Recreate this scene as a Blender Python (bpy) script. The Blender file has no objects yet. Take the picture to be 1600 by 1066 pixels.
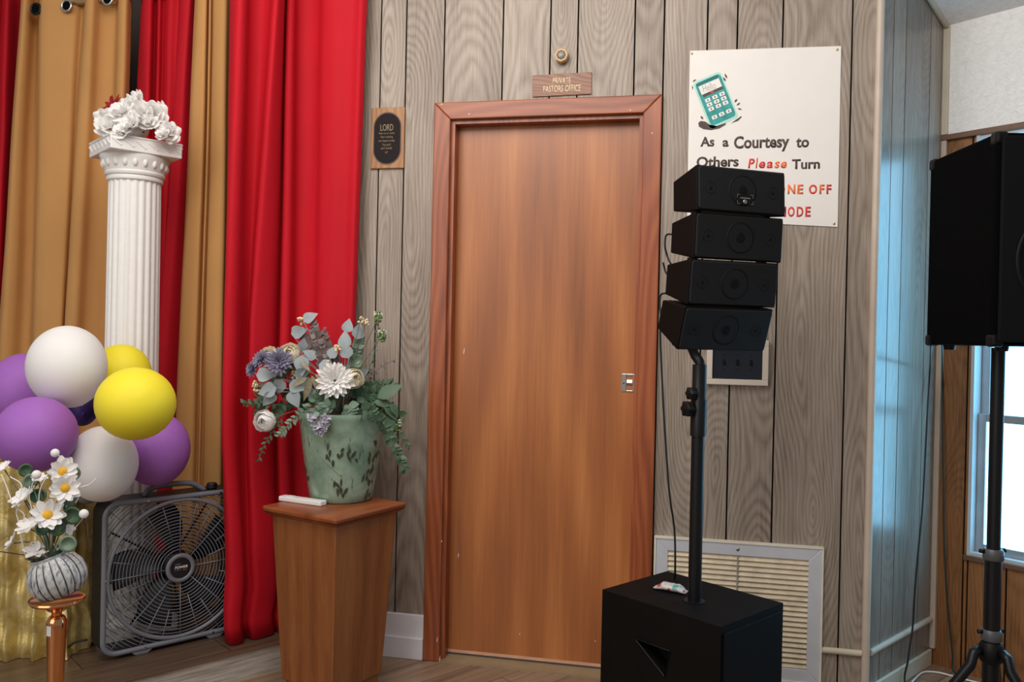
import bpy, bmesh, math, random
from mathutils import Vector, Matrix, Euler, noise
PI = math.pi
S = bpy.context.scene
COL = S.collection

# ------------------------------------------------------------------ camera
F_PX, YAW, PITCH, ROLL = 1300.0, 0.20463957, 0.00511732, 0.02133741
CAM = Vector((0.0, -3.0435, 1.237))
def ray(px, py):
    X, Y = px - 800.0, py - 533.0
    cr, sr = math.cos(ROLL), math.sin(ROLL)
    X, Y = cr*X + sr*Y, -sr*X + cr*Y
    v = (X/F_PX, 1.0, -Y/F_PX)
    cp, sp = math.cos(PITCH), math.sin(PITCH)
    d, u = cp*v[1] + sp*v[2], -sp*v[1] + cp*v[2]
    cy, sy = math.cos(YAW), math.sin(YAW)
    return Vector((cy*v[0] - sy*d, sy*v[0] + cy*d, u))
cd = bpy.data.cameras.new('camera'); cam = bpy.data.objects.new('camera', cd); COL.objects.link(cam)
fw = ray(800, 533).normalized()
rt = (ray(2100, 533) - ray(800, 533)).normalized()
up = (ray(800, -767) - ray(800, 533)).normalized()
cam.matrix_world = Matrix(((rt.x, up.x, -fw.x, CAM.x), (rt.y, up.y, -fw.y, CAM.y), (rt.z, up.z, -fw.z, CAM.z), (0, 0, 0, 1)))
cd.sensor_width = 36.0; cd.lens = 36.0*F_PX/1600.0; cd.clip_start = 0.05
S.camera = cam
# measuring helpers: where a line of sight meets a real plane of the room
def atY(px, py, Y): r = ray(px, py); return CAM + r*((Y - CAM.y)/r.y)
def atZ(px, py, Z): r = ray(px, py); return CAM + r*((Z - CAM.z)/r.z)
def atD(px, py, D): r = ray(px, py); return CAM + r*(D/r.dot(fw))
def at_wall(px, py, P, ang):
    r = ray(px, py); n = Vector((-math.sin(ang), math.cos(ang), 0))
    return CAM + r*((Vector((P[0], P[1], 0)) - CAM).dot(n)/r.dot(n))

# ------------------------------------------------------------------ world, lights, exposure
S.view_settings.view_transform = 'Standard'; S.view_settings.look = 'None'
S.view_settings.gamma = 1.0; S.view_settings.use_curve_mapping = False
S.view_settings.exposure = -0.10
w = bpy.data.worlds.new('world'); S.world = w; w.use_nodes = True
bg = w.node_tree.nodes['Background']; bg.inputs[0].default_value = (1.0, 0.96, 0.92, 1); bg.inputs[1].default_value = 0.26
def area(name, loc, target, size, energy, color, sy=None):
    l = bpy.data.lights.new(name, 'AREA'); l.energy = energy; l.color = color; l.size = size
    if sy: l.shape = 'RECTANGLE'; l.size_y = sy
    o = bpy.data.objects.new(name, l); COL.objects.link(o); o.location = loc
    o.rotation_euler = (Vector(target) - Vector(loc)).to_track_quat('-Z', 'Y').to_euler()
    return o
area('ceiling_lamp_light', (-0.7, -1.75, 2.95), (-0.5, -0.3, 1.2), 2.0, 56, (1.0, 0.945, 0.88), 1.4)
area('hall_window_light', (-2.6, -5.2, 2.9), (-0.5, 0, 1.3), 3.6, 98, (1.0, 0.97, 0.94))

# ------------------------------------------------------------------ helpers
def lin(c):
    out = []
    for v in c[:3]:
        v /= 255.0
        out.append(v/12.92 if v <= 0.04045 else ((v + 0.055)/1.055)**2.4)
    return (*out, 1.0)
class NT:
    def __init__(s, name):
        s.m = bpy.data.materials.new(name); s.m.use_nodes = True; s.t = s.m.node_tree
        s.b = s.t.nodes['Principled BSDF']
    def n(s, typ, **kw):
        x = s.t.nodes.new(typ)
        for k, v in kw.items(): setattr(x, k, v)
        return x
    def l(s, a, b): s.t.links.new(a, b)
    def math(s, op, a, b=None, c=None):
        x = s.n('ShaderNodeMath', operation=op)
        for i, v in enumerate((a, b, c)):
            if v is None: continue
            if isinstance(v, (int, float)): x.inputs[i].default_value = v
            else: s.l(v, x.inputs[i])
        return x.outputs[0]
    def ramp(s, fac, stops):
        x = s.n('ShaderNodeValToRGB'); e = x.color_ramp.elements
        while len(e) < len(stops): e.new(0.5)
        for el, (p, c) in zip(e, stops): el.position = p; el.color = c
        s.l(fac, x.inputs[0]); return x.outputs[0]
    def noise(s, vec, scale, detail=4, rough=0.55, dist=0.0):
        x = s.n('ShaderNodeTexNoise'); x.inputs['Scale'].default_value = scale; x.inputs['Detail'].default_value = detail
        x.inputs['Roughness'].default_value = rough; x.inputs['Distortion'].default_value = dist
        if vec is not None: s.l(vec, x.inputs['Vector'])
        return x.outputs[0]
    def mapping(s, vec, scale=(1, 1, 1), loc=(0, 0, 0), rot=(0, 0, 0)):
        x = s.n('ShaderNodeMapping'); x.inputs['Scale'].default_value = scale; x.inputs['Location'].default_value = loc
        x.inputs['Rotation'].default_value = rot; s.l(vec, x.inputs['Vector']); return x.outputs[0]
    def coord(s, which='Object'): return s.n('ShaderNodeTexCoord').outputs[which]
    def bump(s, h, strength=0.3, dist=0.002):
        x = s.n('ShaderNodeBump'); x.inputs['Strength'].default_value = strength; x.inputs['Distance'].default_value = dist
        s.l(h, x.inputs['Height']); s.l(x.outputs[0], s.b.inputs['Normal'])
    def mix(s, fac, a, b, typ='MIX'):
        x = s.n('ShaderNodeMix', data_type='RGBA', blend_type=typ)
        for sock, v in ((x.inputs[0], fac), (x.inputs[6], a), (x.inputs[7], b)):
            if isinstance(v, (int, float)): sock.default_value = v
            elif isinstance(v, tuple): sock.default_value = v
            else: s.l(v, sock)
        return x.outputs[2]
def mat(name, c, rough=0.5, metal=0.0, var=0.10, scale=12, bump=0.0, bscale=80, spec=0.5, sheen=0.0, coat=0.0, sss=0.0, bdist=0.002):
    t = NT(name); c = lin(c); k = t.coord()
    f = t.noise(k, scale)
    d = tuple(v*(1 - var) for v in c[:3]) + (1,); h = tuple(min(1, v*(1 + var)) for v in c[:3]) + (1,)
    t.l(t.ramp(f, [(0.3, d), (0.7, h)]), t.b.inputs['Base Color'])
    t.b.inputs['Roughness'].default_value = rough; t.b.inputs['Metallic'].default_value = metal
    t.b.inputs['Specular IOR Level'].default_value = spec
    t.b.inputs['Sheen Weight'].default_value = sheen; t.b.inputs['Coat Weight'].default_value = coat
    if bump: t.bump(t.noise(k, bscale, 3), bump, bdist)
    return t.m
def wood(name, c0, c1, c2, axis='Z', rough=0.4, freq=40.0, fig=0.5, streak=1.0, off=(0, 0, 0), wide=0.35, coat=0.0, spec=0.5, cone=0.06):
    """veneer with cathedral figure; grain along the axis in object space"""
    t = NT(name); k = t.coord()
    rot = {'Z': (0, 0, 0), 'X': (0, PI/2, 0), 'Y': (PI/2, 0, 0)}[axis]
    v = t.mapping(k, rot=rot, loc=off)
    sx = t.n('ShaderNodeSeparateXYZ'); t.l(v, sx.inputs[0])
    wob = t.noise(t.mapping(v, (3, 3, 0.7)), 1.0, 2)
    x = t.math('ADD', sx.outputs[0], t.math('MULTIPLY', t.math('SUBTRACT', wob, 0.5), wide))
    y = t.math('ADD', sx.outputs[1], t.math('MULTIPLY', sx.outputs[2], cone))
    r = t.math('SQRT', t.math('ADD', t.math('MULTIPLY', x, x), t.math('MULTIPLY', y, y)))
    s = t.math('SINE', t.math('MULTIPLY', r, freq*2*PI))
    s = t.math('MULTIPLY_ADD', s, 0.5, 0.5)
    fine = t.noise(t.mapping(v, (160, 160, 4)), 1.0, 4, 0.6)
    mid = t.noise(t.mapping(v, (14, 14, 0.8)), 1.0, 3)
    g = t.math('MULTIPLY', s, fig)
    g = t.math('ADD', g, t.math('MULTIPLY', fine, 0.45*streak))
    g = t.math('ADD', g, t.math('MULTIPLY', mid, 0.75))
    g = t.math('DIVIDE', g, fig + 0.45*streak + 0.75)
    t.l(t.ramp(g, [(0.28, lin(c0)), (0.5, lin(c1)), (0.72, lin(c2))]), t.b.inputs['Base Color'])
    t.b.inputs['Roughness'].default_value = rough; t.b.inputs['Coat Weight'].default_value = coat
    t.b.inputs['Coat Roughness'].default_value = 0.25; t.b.inputs['Specular IOR Level'].default_value = spec
    t.bump(fine, 0.12, 0.001)
    return t.m
def plank_mat(name, c0, c1, c2, c3, rough=0.45, freq=85.0, spec=0.5, fig=0.26):
    """printed panelling: every plank has its own grain, from its UV (u across, v along)"""
    t = NT(name); uv = t.n('ShaderNodeUVMap').outputs[0]
    sx = t.n('ShaderNodeSeparateXYZ'); t.l(uv, sx.inputs[0])
    u, v = sx.outputs[0], sx.outputs[1]
    rnd = t.n('ShaderNodeNewGeometry').outputs['Random Per Island']
    cb = t.n('ShaderNodeCombineXYZ'); t.l(u, cb.inputs[0]); t.l(v, cb.inputs[1]); t.l(t.math('MULTIPLY', rnd, 40.0), cb.inputs[2])
    p = cb.outputs[0]
    slow = t.noise(t.mapping(p, (2.5, 0.9, 1)), 1.0, 1)
    u2 = t.math('ADD', u, t.math('MULTIPLY', t.math('SUBTRACT', slow, 0.5), 0.16))
    d = t.math('MULTIPLY', t.math('SUBTRACT', t.noise(t.mapping(p, (0.01, 0.62, 1)), 1.0, 1), 0.42), 0.75)
    r = t.math('SQRT', t.math('ADD', t.math('MULTIPLY', u2, u2), t.math('MULTIPLY', d, d)))
    wig = t.noise(t.mapping(p, (30, 5, 1)), 1.0, 3)
    ph = t.math('ADD', t.math('MULTIPLY', r, freq*2*PI), t.math('MULTIPLY', wig, 7.0))
    s = t.math('MULTIPLY_ADD', t.math('SINE', ph), 0.5, 0.5)
    fine = t.noise(t.mapping(p, (230, 5, 1)), 1.0, 4, 0.7)
    blot = t.noise(t.mapping(p, (9, 1.2, 1)), 1.0, 3)
    brk = t.noise(t.mapping(p, (16, 2.2, 1)), 1.0, 3)
    s = t.math('POWER', s, 0.7)
    s = t.math('MULTIPLY', t.math('SUBTRACT', s, 0.6), t.math('MULTIPLY', brk, 1.1))
    g = t.math('ADD', t.math('MULTIPLY', fine, 0.62), t.math('MULTIPLY', blot, 0.46))
    g = t.math('ADD', t.math('DIVIDE', g, 1.08), t.math('MULTIPLY', s, fig))
    g = t.math('ADD', g, t.math('MULTIPLY', t.math('SUBTRACT', rnd, 0.5), 0.07))
    c = t.ramp(g, [(0.26, lin(c0)), (0.42, lin(c1)), (0.56, lin(c2)), (0.74, lin(c3))])
    t.l(c, t.b.inputs['Base Color'])
    t.b.inputs['Roughness'].default_value = rough; t.b.inputs['Specular IOR Level'].default_value = spec
    t.bump(fine, 0.10, 0.001)
    return t.m

def BM(): return bmesh.new()
def Wm(o):
    m = Matrix.Identity(4)
    while o is not None: m = o.matrix_basis @ m; o = o.parent
    return m
def obj(name, bm, m, parent=None, smooth=False, world=True, bevel=0, sharp=None):
    if parent is not None and world: bm.transform(Wm(parent).inverted())
    me = bpy.data.meshes.new(name)
    bmesh.ops.recalc_face_normals(bm, faces=bm.faces)
    if smooth:
        for f in bm.faces: f.smooth = True
        if sharp is not None:
            for e in bm.edges:
                if len(e.link_faces) == 2 and e.calc_face_angle(0) > sharp: e.smooth = False
    bm.to_mesh(me); bm.free()
    for x in (m if isinstance(m, (list, tuple)) else [m]): me.materials.append(x)
    o = bpy.data.objects.new(name, me); COL.objects.link(o)
    if parent is not None: o.parent = parent
    if bevel:
        b = o.modifiers.new('bevel', 'BEVEL'); b.width = bevel; b.segments = 2; b.limit_method = 'ANGLE'; b.angle_limit = 0.6
    return o
def tag(o, label, cat, group=None, kind=None):
    o['label'] = label; o['category'] = cat
    if group: o['group'] = group
    if kind: o['kind'] = kind
    return o
def struct(name, bm, m, **k):
    o = obj(name, bm, m, **k); o['kind'] = 'structure'; return o
def thing(name, label, cat, loc=(0, 0, 0), rotz=0.0, group=None, mtx=None):
    o = bpy.data.objects.new(name, None); COL.objects.link(o); o.empty_display_size = 0.05
    if mtx is not None: o.matrix_basis = mtx
    else: o.location = loc; o.rotation_euler = (0, 0, rotz)
    if mtx is None: o.matrix_basis = Matrix.Translation(loc) @ Matrix.Rotation(rotz, 4, 'Z')
    return tag(o, label, cat, group)
def dup(root, label):
    r = root.copy(); COL.objects.link(r); r['label'] = label
    for ch in list(root.children):
        c = ch.copy(); COL.objects.link(c); c.parent = r
        for g in list(ch.children):
            d = g.copy(); COL.objects.link(d); d.parent = c
    return r
def frame(o, x, z):
    """matrix with local x along x, local z along z (y = z cross x)"""
    x = Vector(x).normalized(); z = Vector(z).normalized(); y = z.cross(x).normalized(); x = y.cross(z)
    return Matrix(((x.x, y.x, z.x, o[0]), (x.y, y.y, z.y, o[1]), (x.z, y.z, z.z, o[2]), (0, 0, 0, 1)))
def add(bm, b2, M=None):
    if M is not None: b2.transform(M)
    me = bpy.data.meshes.new('tmp'); b2.to_mesh(me); b2.free(); bm.from_mesh(me); bpy.data.meshes.remove(me)
def box(bm, lo, hi, M=None, mi=0):
    vs = [bm.verts.new((x, y, z)) for x in (lo[0], hi[0]) for y in (lo[1], hi[1]) for z in (lo[2], hi[2])]
    fs = [bm.faces.new([vs[i] for i in q]) for q in ((0, 1, 3, 2), (4, 6, 7, 5), (0, 4, 5, 1), (2, 3, 7, 6), (0, 2, 6, 4), (1, 5, 7, 3))]
    for f in fs: f.material_index = mi
    if M is not None:
        for v in vs: v.co = M @ v.co
    return vs
def hexa(bm, pts, mi=0):
    """8 points: bottom ring of 4 then top ring of 4"""
    vs = [bm.verts.new(p) for p in pts]
    for q in ((3, 2, 1, 0), (4, 5, 6, 7), (0, 1, 5, 4), (1, 2, 6, 5), (2, 3, 7, 6), (3, 0, 4, 7)):
        bm.faces.new([vs[i] for i in q]).material_index = mi
    return vs
def prism(bm, poly, h0, h1, M=None, mi=0):
    a = [bm.verts.new((p[0], p[1], h0)) for p in poly]; b = [bm.verts.new((p[0], p[1], h1)) for p in poly]
    n = len(poly)
    fs = [bm.faces.new(list(reversed(a))), bm.faces.new(b)]
    for i in range(n): fs.append(bm.faces.new((a[i], a[(i+1) % n], b[(i+1) % n], b[i])))
    for f in fs: f.material_index = mi
    if M is not None:
        for v in a + b: v.co = M @ v.co
def tube(bm, pts, r, n=8, cap=True, closed=False):
    pts = [Vector(p) for p in pts]; m = len(pts); rings = []; ref = None
    for i, p in enumerate(pts):
        if closed: t = pts[(i+1) % m] - pts[i-1]
        else: t = pts[min(i+1, m-1)] - pts[max(i-1, 0)]
        t.normalize()
        if ref is None:
            ref = Vector((0, 0, 1)) if abs(t.z) < 0.9 else Vector((1, 0, 0))
        a = (ref - t*ref.dot(t)); a = a.normalized() if a.length > 1e-5 else t.orthogonal().normalized()
        ref = a; b = t.cross(a); rr = r[i] if isinstance(r, (list, tuple)) else r
        rings.append([bm.verts.new(p + a*math.cos(2*PI*j/n)*rr + b*math.sin(2*PI*j/n)*rr) for j in range(n)])
    for i in range(m if closed else m-1):
        A, B = rings[i], rings[(i+1) % m]
        for j in range(n): bm.faces.new((A[j], A[(j+1) % n], B[(j+1) % n], B[j]))
    if cap and not closed:
        bm.faces.new(list(reversed(rings[0]))); bm.faces.new(rings[-1])
def lathe(bm, prof, n=32, M=None, mod=None, cap=True, mi=0):
    rings = []
    for (r, z) in prof:
        ring = []
        for j in range(n):
            a = 2*PI*j/n; rr = max(r, 1e-5)*(mod(a, z) if mod else 1.0)
            ring.append(bm.verts.new((rr*math.cos(a), rr*math.sin(a), z)))
        rings.append(ring)
    fs = []
    for A, B in zip(rings, rings[1:]):
        for j in range(n): fs.append(bm.faces.new((A[j], A[(j+1) % n], B[(j+1) % n], B[j])))
    if cap: fs += [bm.faces.new(list(reversed(rings[0]))), bm.faces.new(rings[-1])]
    for f in fs: f.material_index = mi
    if M is not None:
        for R in rings:
            for v in R: v.co = M @ v.co
def sphere(bm, c, r, n=20, m=14, M=None, sc=(1, 1, 1)):
    pr = []
    b = bmesh.new(); bmesh.ops.create_uvsphere(b, u_segments=n, v_segments=m, radius=r)
    b.transform(Matrix.Diagonal((*sc, 1)))
    if M is not None: b.transform(M)
    b.transform(Matrix.Translation(c)); add(bm, b)
def spline(pts, k=8):
    pts = [Vector(p) for p in pts]; out = []
    P = [2*pts[0] - pts[1]] + pts + [2*pts[-1] - pts[-2]]
    for i in range(1, len(P)-2):
        for j in range(k):
            t = j/k; a, b, c, d = P[i-1], P[i], P[i+1], P[i+2]
            out.append(0.5*((2*b) + (c-a)*t + (2*a-5*b+4*c-d)*t*t + (-a+3*b-3*c+d)*t**3))
    out.append(pts[-1]); return out
def rrect(w, h, r, k=5, cx=0, cy=0):
    out = []
    for (sx, sy, a0) in ((1, 1, 0), (-1, 1, PI/2), (-1, -1, PI), (1, -1, 1.5*PI)):
        for j in range(k+1):
            a = a0 + PI/2*j/k; out.append((cx + sx*(w/2 - r) + r*math.cos(a), cy + sy*(h/2 - r) + r*math.sin(a)))
    return out
def text_bm(s, bold=0.0, shear=0.0, depth=0.0, space=1.0):
    c = bpy.data.curves.new('t', 'FONT'); c.body = s; c.size = 1.0; c.offset = bold; c.shear = shear; c.extrude = depth
    c.space_character = space; c.resolution_u = 3
    o = bpy.data.objects.new('t', c); COL.objects.link(o)
    dg = bpy.context.evaluated_depsgraph_get(); dg.update()
    me = bpy.data.meshes.new_from_object(o.evaluated_get(dg))
    b = bmesh.new(); b.from_mesh(me); bpy.data.meshes.remove(me)
    bpy.data.objects.remove(o); bpy.data.curves.remove(c)
    return b
def text_fit(bm, s, x0, x1, y0, y1, M, thick=0.0006, bold=0.012, shear=0.0):
    """text scaled into the rectangle x0..x1, y0..y1 of the local plane of M"""
    b = text_bm(s, bold, shear)
    xs = [v.co.x for v in b.verts]; ys = [v.co.y for v in b.verts]
    ax, bx, ay, by = min(xs), max(xs), min(ys), max(ys)
    for v in b.verts:
        v.co.x = x0 + (v.co.x - ax)/(bx - ax)*(x1 - x0); v.co.y = y0 + (v.co.y - ay)/(by - ay)*(y1 - y0); v.co.z = 0
    r = bmesh.ops.extrude_face_region(b, geom=list(b.faces))
    for v in r['geom']:
        if isinstance(v, bmesh.types.BMVert): v.co.z += thick
    add(bm, b, M)

# ------------------------------------------------------------------ materials
M = {}
M['panel'] = plank_mat('grey_oak_panelling', (102, 89, 78), (134, 120, 107), (155, 141, 128), (178, 164, 151), rough=0.5)
M['panel_gloss'] = plank_mat('grey_oak_panelling_varnished', (92, 84, 76), (124, 114, 104), (144, 133, 122), (164, 152, 140), rough=0.24, fig=0.10)
M['panel_brown'] = plank_mat('brown_panelling', (82, 50, 24), (120, 78, 42), (146, 99, 58), (164, 116, 72), rough=0.45, fig=0.15)
M['groove'] = mat('groove_black', (9, 8, 7), 0.9, spec=0.1)
M['casing'] = wood('casing_stain', (118, 56, 30), (150, 78, 44), (172, 98, 58), 'Z', 0.35, 30, 0.25, 0.9)
M['casing_x'] = wood('casing_stain_across', (118, 56, 30), (150, 78, 44), (172, 98, 58), 'X', 0.35, 30, 0.25, 0.9)
M['door'] = wood('door_veneer', (137, 79, 43), (165, 99, 53), (190, 122, 68), 'Z', 0.36, 9, 0.20, 0.8, off=(0.52, 0.34, -0.35), wide=0.30, cone=0.10)
M['pedestal'] = wood('pedestal_oak', (104, 58, 26), (136, 80, 40), (158, 100, 56), 'Z', 0.4, 16, 0.12, 1.3, off=(0.1, 0.2, 0), wide=0.15, cone=0.02)
M['pedestal_trim'] = wood('pedestal_trim', (108, 52, 24), (138, 72, 38), (158, 90, 50), 'X', 0.35, 22, 0.3, 1.0)
M['white_paint'] = mat('white_paint', (232, 230, 236), 0.4, var=0.04)
M['beige_trim'] = mat('beige_trim', (196, 180, 164), 0.45, var=0.06)
M['cream_trim'] = mat('cream_trim', (206, 196, 176), 0.5, var=0.06)
M['black_paint'] = mat('black_textured', (10, 7, 6), 0.65, var=0.25, bump=0.35, bscale=420, spec=0.14)
M['black_plastic'] = mat('black_plastic', (12, 12, 13), 0.5, var=0.15, spec=0.25)
M['black_metal'] = mat('black_metal', (18, 19, 22), 0.4, 0.2, var=0.1, spec=0.4)
M['cable'] = mat('black_cable', (14, 14, 14), 0.5)
M['cable_green'] = mat('dark_green_cable', (20, 48, 46), 0.5)
M['red'] = mat('red_satin', (186, 14, 32), 0.75, var=0.05, scale=3, bump=0.12, bscale=300, spec=0.25)
M['tan'] = mat('tan_cloth', (196, 146, 90), 0.8, var=0.05, scale=3, bump=0.15, bscale=300, spec=0.2)
M['chrome'] = mat('chrome', (205, 205, 205), 0.2, 1.0, var=0.03)
M['nickel'] = mat('nickel', (176, 172, 166), 0.3, 1.0, var=0.05)
M['plaster'] = mat('white_plaster', (236, 234, 231), 0.75, var=0.02, scale=40)
M['rose_gold'] = mat('rose_gold', (222, 158, 108), 0.16, 1.0, var=0.03)
M['poster'] = mat('poster_board', (236, 231, 226), 0.7, var=0.015)
M['ink'] = mat('dark_marker', (84, 70, 68), 0.7, var=0.25, scale=60)
M['ink_red'] = mat('red_marker', (222, 70, 64), 0.7, var=0.15, scale=60)
M['ink_orange'] = mat('orange_marker', (236, 120, 70), 0.7, var=0.15, scale=60)
M['teal'] = mat('teal_marker', (44, 150, 148), 0.6, var=0.3, scale=40)
M['teal_dark'] = mat('dark_teal_marker', (24, 98, 100), 0.6, var=0.2, scale=40)
M['teal_halo'] = mat('pale_teal_marker', (176, 222, 208), 0.6, var=0.05)
M['gold_text'] = mat('cream_engraving', (236, 216, 176), 0.6, var=0.03)
M['plaque_text'] = mat('dull_gold_print', (150, 128, 98), 0.6, var=0.05)
M['dark_oval'] = mat('dark_oval_print', (40, 35, 36), 0.85, var=0.08, spec=0.15)
M['oval_rim'] = mat('oval_rim', (86, 62, 44), 0.5, var=0.08)
M['sign_wood'] = wood('sign_walnut', (92, 52, 32), (130, 80, 52), (148, 98, 66), 'X', 0.4, 90, 0.5, 1.2)
M['plaque_wood'] = wood('plaque_oak', (126, 80, 38), (156, 106, 58), (176, 126, 74), 'Z', 0.4, 40, 0.3, 1.0)
M['pale_wood'] = mat('pale_wood', (206, 172, 120), 0.45, var=0.08)
M['grey_cap'] = mat('grey_cap', (128, 120, 120), 0.3, var=0.05, spec=0.6)
M['vent_frame'] = mat('vent_aluminium', (206, 208, 216), 0.4, 0.15, var=0.04)
M['vent_slat'] = mat('vent_slat_cream', (216, 200, 172), 0.55, var=0.16, scale=25)
M['vent_dark'] = mat('vent_dark', (52, 44, 36), 0.9)
M['navy'] = mat('dark_switch_plate', (26, 32, 44), 0.25, var=0.1)
M['white_plastic'] = mat('white_plastic', (232, 230, 228), 0.35, var=0.02)
M['fan_grey'] = mat('fan_grey', (118, 120, 129), 0.4, var=0.05)
M['fan_black'] = mat('fan_black', (26, 26, 29), 0.45, var=0.08)
M['fan_blade'] = mat('fan_blade', (40, 42, 47), 0.4, var=0.08)
M['brass_pin'] = mat('brass_pin', (206, 190, 96), 0.25, 1.0, var=0.05)
M['ceramic'] = None
def balloon_mat(n, c):
    t = NT(n); k = t.coord(); c = lin(c)
    t.l(t.ramp(t.noise(k, 6, 2), [(0.3, tuple(v*0.96 for v in c[:3]) + (1,)), (0.7, c)]), t.b.inputs['Base Color'])
    t.b.inputs['Roughness'].default_value = 0.55; t.b.inputs['Specular IOR Level'].default_value = 0.3; t.b.inputs['Subsurface Weight'].default_value = 0.25
    t.b.inputs['Subsurface Radius'].default_value = (0.05, 0.05, 0.05); t.b.inputs['Subsurface Scale'].default_value = 0.3
    return t.m
M['b_white'] = balloon_mat('white_latex', (238, 236, 234)); M['b_yellow'] = balloon_mat('yellow_latex', (244, 226, 56))
M['b_purple'] = balloon_mat('purple_latex', (164, 104, 190)); M['b_indigo'] = balloon_mat('indigo_latex', (62, 44, 116)); M['b_grey'] = balloon_mat('grey_latex', (128, 128, 132))
# textured ceiling and upper wall
def stipple(n, c):
    t = NT(n); k = t.coord(); a = t.noise(k, 55, 5, 0.65, 0.6); b = t.noise(k, 140, 3)
    h = t.math('ADD', a, t.math('MULTIPLY', b, 0.5)); c = lin(c)
    t.l(t.ramp(a, [(0.3, tuple(v*0.9 for v in c[:3]) + (1,)), (0.6, c)]), t.b.inputs['Base Color'])
    t.b.inputs['Roughness'].default_value = 0.85; t.bump(h, 0.7, 0.008); return t.m
M['stipple'] = stipple('stippled_white', (250, 249, 247)); M['stipple_ceiling'] = stipple('stippled_ceiling', (244, 245, 247))
# floor planks along the stage direction
ST = math.radians(54.0)
def floor_mat(n, cs, rot, wide=0.15, rough=0.4):
    t = NT(n); v = t.mapping(t.coord(), rot=(0, 0, -rot))
    br = t.n('ShaderNodeTexBrick'); br.offset = 0.37; br.inputs['Scale'].default_value = 1.0
    br.inputs['Brick Width'].default_value = 1.2; br.inputs['Row Height'].default_value = wide
    br.inputs['Mortar Size'].default_value = 0.0016; br.inputs['Mortar'].default_value = lin([x*0.55 for x in cs[0]])
    br.inputs['Color1'].default_value = (0, 0, 0, 1); br.inputs['Color2'].default_value = (1, 1, 1, 1); t.l(v, br.inputs['Vector'])
    sh = t.n('ShaderNodeVectorMath', operation='ADD'); t.l(v, sh.inputs[0])
    cb = t.n('ShaderNodeCombineXYZ'); t.l(t.math('MULTIPLY', br.outputs['Color'], 7.0), cb.inputs[0]); t.l(cb.outputs[0], sh.inputs[1])
    g1 = t.noise(t.mapping(sh.outputs[0], (1.2, 26, 1)), 1.0, 5, 0.6, 0.8); g2 = t.noise(t.mapping(sh.outputs[0], (5, 150, 1)), 1.0, 3)
    g = t.math('ADD', t.math('MULTIPLY', g1, 0.7), t.math('MULTIPLY', g2, 0.3))
    g = t.math('ADD', g, t.math('MULTIPLY', t.math('SUBTRACT', br.outputs['Color'], 0.5), 0.1))
    c = t.ramp(g, [(0.32, lin(cs[0])), (0.5, lin(cs[1])), (0.68, lin(cs[2]))])
    t.l(t.mix(br.outputs['Fac'], c, lin([x*0.5 for x in cs[0]])), t.b.inputs['Base Color'])
    t.b.inputs['Roughness'].default_value = rough; return t.m
M['floor'] = floor_mat('vinyl_floor', ((112, 88, 68), (142, 116, 93), (164, 140, 116)), ST)
M['stage_top'] = floor_mat('stage_boards', ((70, 54, 42), (92, 72, 56), (110, 88, 70)), ST)
def front_mat():
    t = NT('stage_front_boards'); v = t.mapping(t.coord(), rot=(0, 0, -ST)); g = t.noise(t.mapping(v, (5, 5, 110)), 1.0, 5, 0.65, 0.4)
    t.l(t.ramp(g, [(0.30, lin((138, 130, 120))), (0.5, lin((178, 170, 160))), (0.68, lin((206, 199, 190)))]), t.b.inputs['Base Color']); t.b.inputs['Roughness'].default_value = 0.55; return t.m
M['stage_front'] = front_mat()
M['lighter_floor'] = mat('threshold_vinyl', (150, 128, 98), 0.5)

# ------------------------------------------------------------------ room shell
A2, A3 = math.radians(54.57), math.radians(-38.83)
P1 = (0.636, 0.0); P2 = (0.636 + 0.566*math.cos(A2), 0.566*math.sin(A2))
def ceil_z(x, y):   # the ceiling rises away from the window wall
    return 2.475 + 0.33*((P2[0] - x)*0.627 + (P2[1] - y)*0.779)
b = BM(); prism(b, [(-4.6, -5.6), (2.6, -5.6), (2.6, 0.9), (-4.6, 0.9)], -0.08, 0.0); struct('floor', b, M['floor'])
def planks(name, P, ang, cuts, m, z0, ztop, thick=0.012, holes=()):
    """a wall of grooved panelling: separate planks 4 mm apart on a dark backing"""
    b = BM(); uvl = b.loops.layers.uv.new('UVMap'); d = Vector((math.cos(ang), math.sin(ang), 0)); n = Vector((-math.sin(ang), math.cos(ang), 0))
    P = Vector((P[0], P[1], 0)); rng = random.Random(len(cuts)*7 + int(abs(ang)*100)); g = 0.0030
    def slab(s0, s1, za, zb, t0, t1, mi, uv):
        q = []
        for zz in (za, zb):
            for (s, t) in ((s0, t0), (s1, t0), (s1, t1), (s0, t1)):
                p = P + d*s + n*t; z = zz if zz is not None else ztop(p)
                q.append(Vector((p.x, p.y, z)))
        vs = hexa(b, q, mi); off = rng.uniform(0, 9); so = (s0 + s1)/2 + rng.uniform(-0.3, 0.3)*(s1 - s0)
        for f in {f for v in vs for f in v.link_faces}:
            for l in f.loops:
                s = (l.vert.co - P).dot(d); l[uvl].uv = (s - so, l.vert.co.z + off)
    for s0, s1 in zip(cuts, cuts[1:]):
        for (gg, t0, t1, mi) in ((g, 0, thick, 0), (0.0, thick*0.7, 0.10, 1)):
            hit = [h for h in holes if s0 < h[1] - 1e-4 and s1 > h[0] + 1e-4]
            if not hit: slab(s0 + gg, s1 - gg, z0, None, t0, t1, mi, True); continue
            h0, h1, ha, hb = hit[0]
            slab(s0 + gg, s1 - gg, hb, None, t0, t1, mi, True)
            if ha > z0: slab(s0 + gg, s1 - gg, z0, ha, t0, t1, mi, True)
            if s0 < h0 - 1e-4: slab(s0 + gg, h0, ha if ha > z0 else z0, hb, t0, t1, mi, True)
            if s1 > h1 + 1e-4: slab(h1, s1 - gg, ha if ha > z0 else z0, hb, t0, t1, mi, True)
    return struct(name, b, [m, M['groove']])
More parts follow.
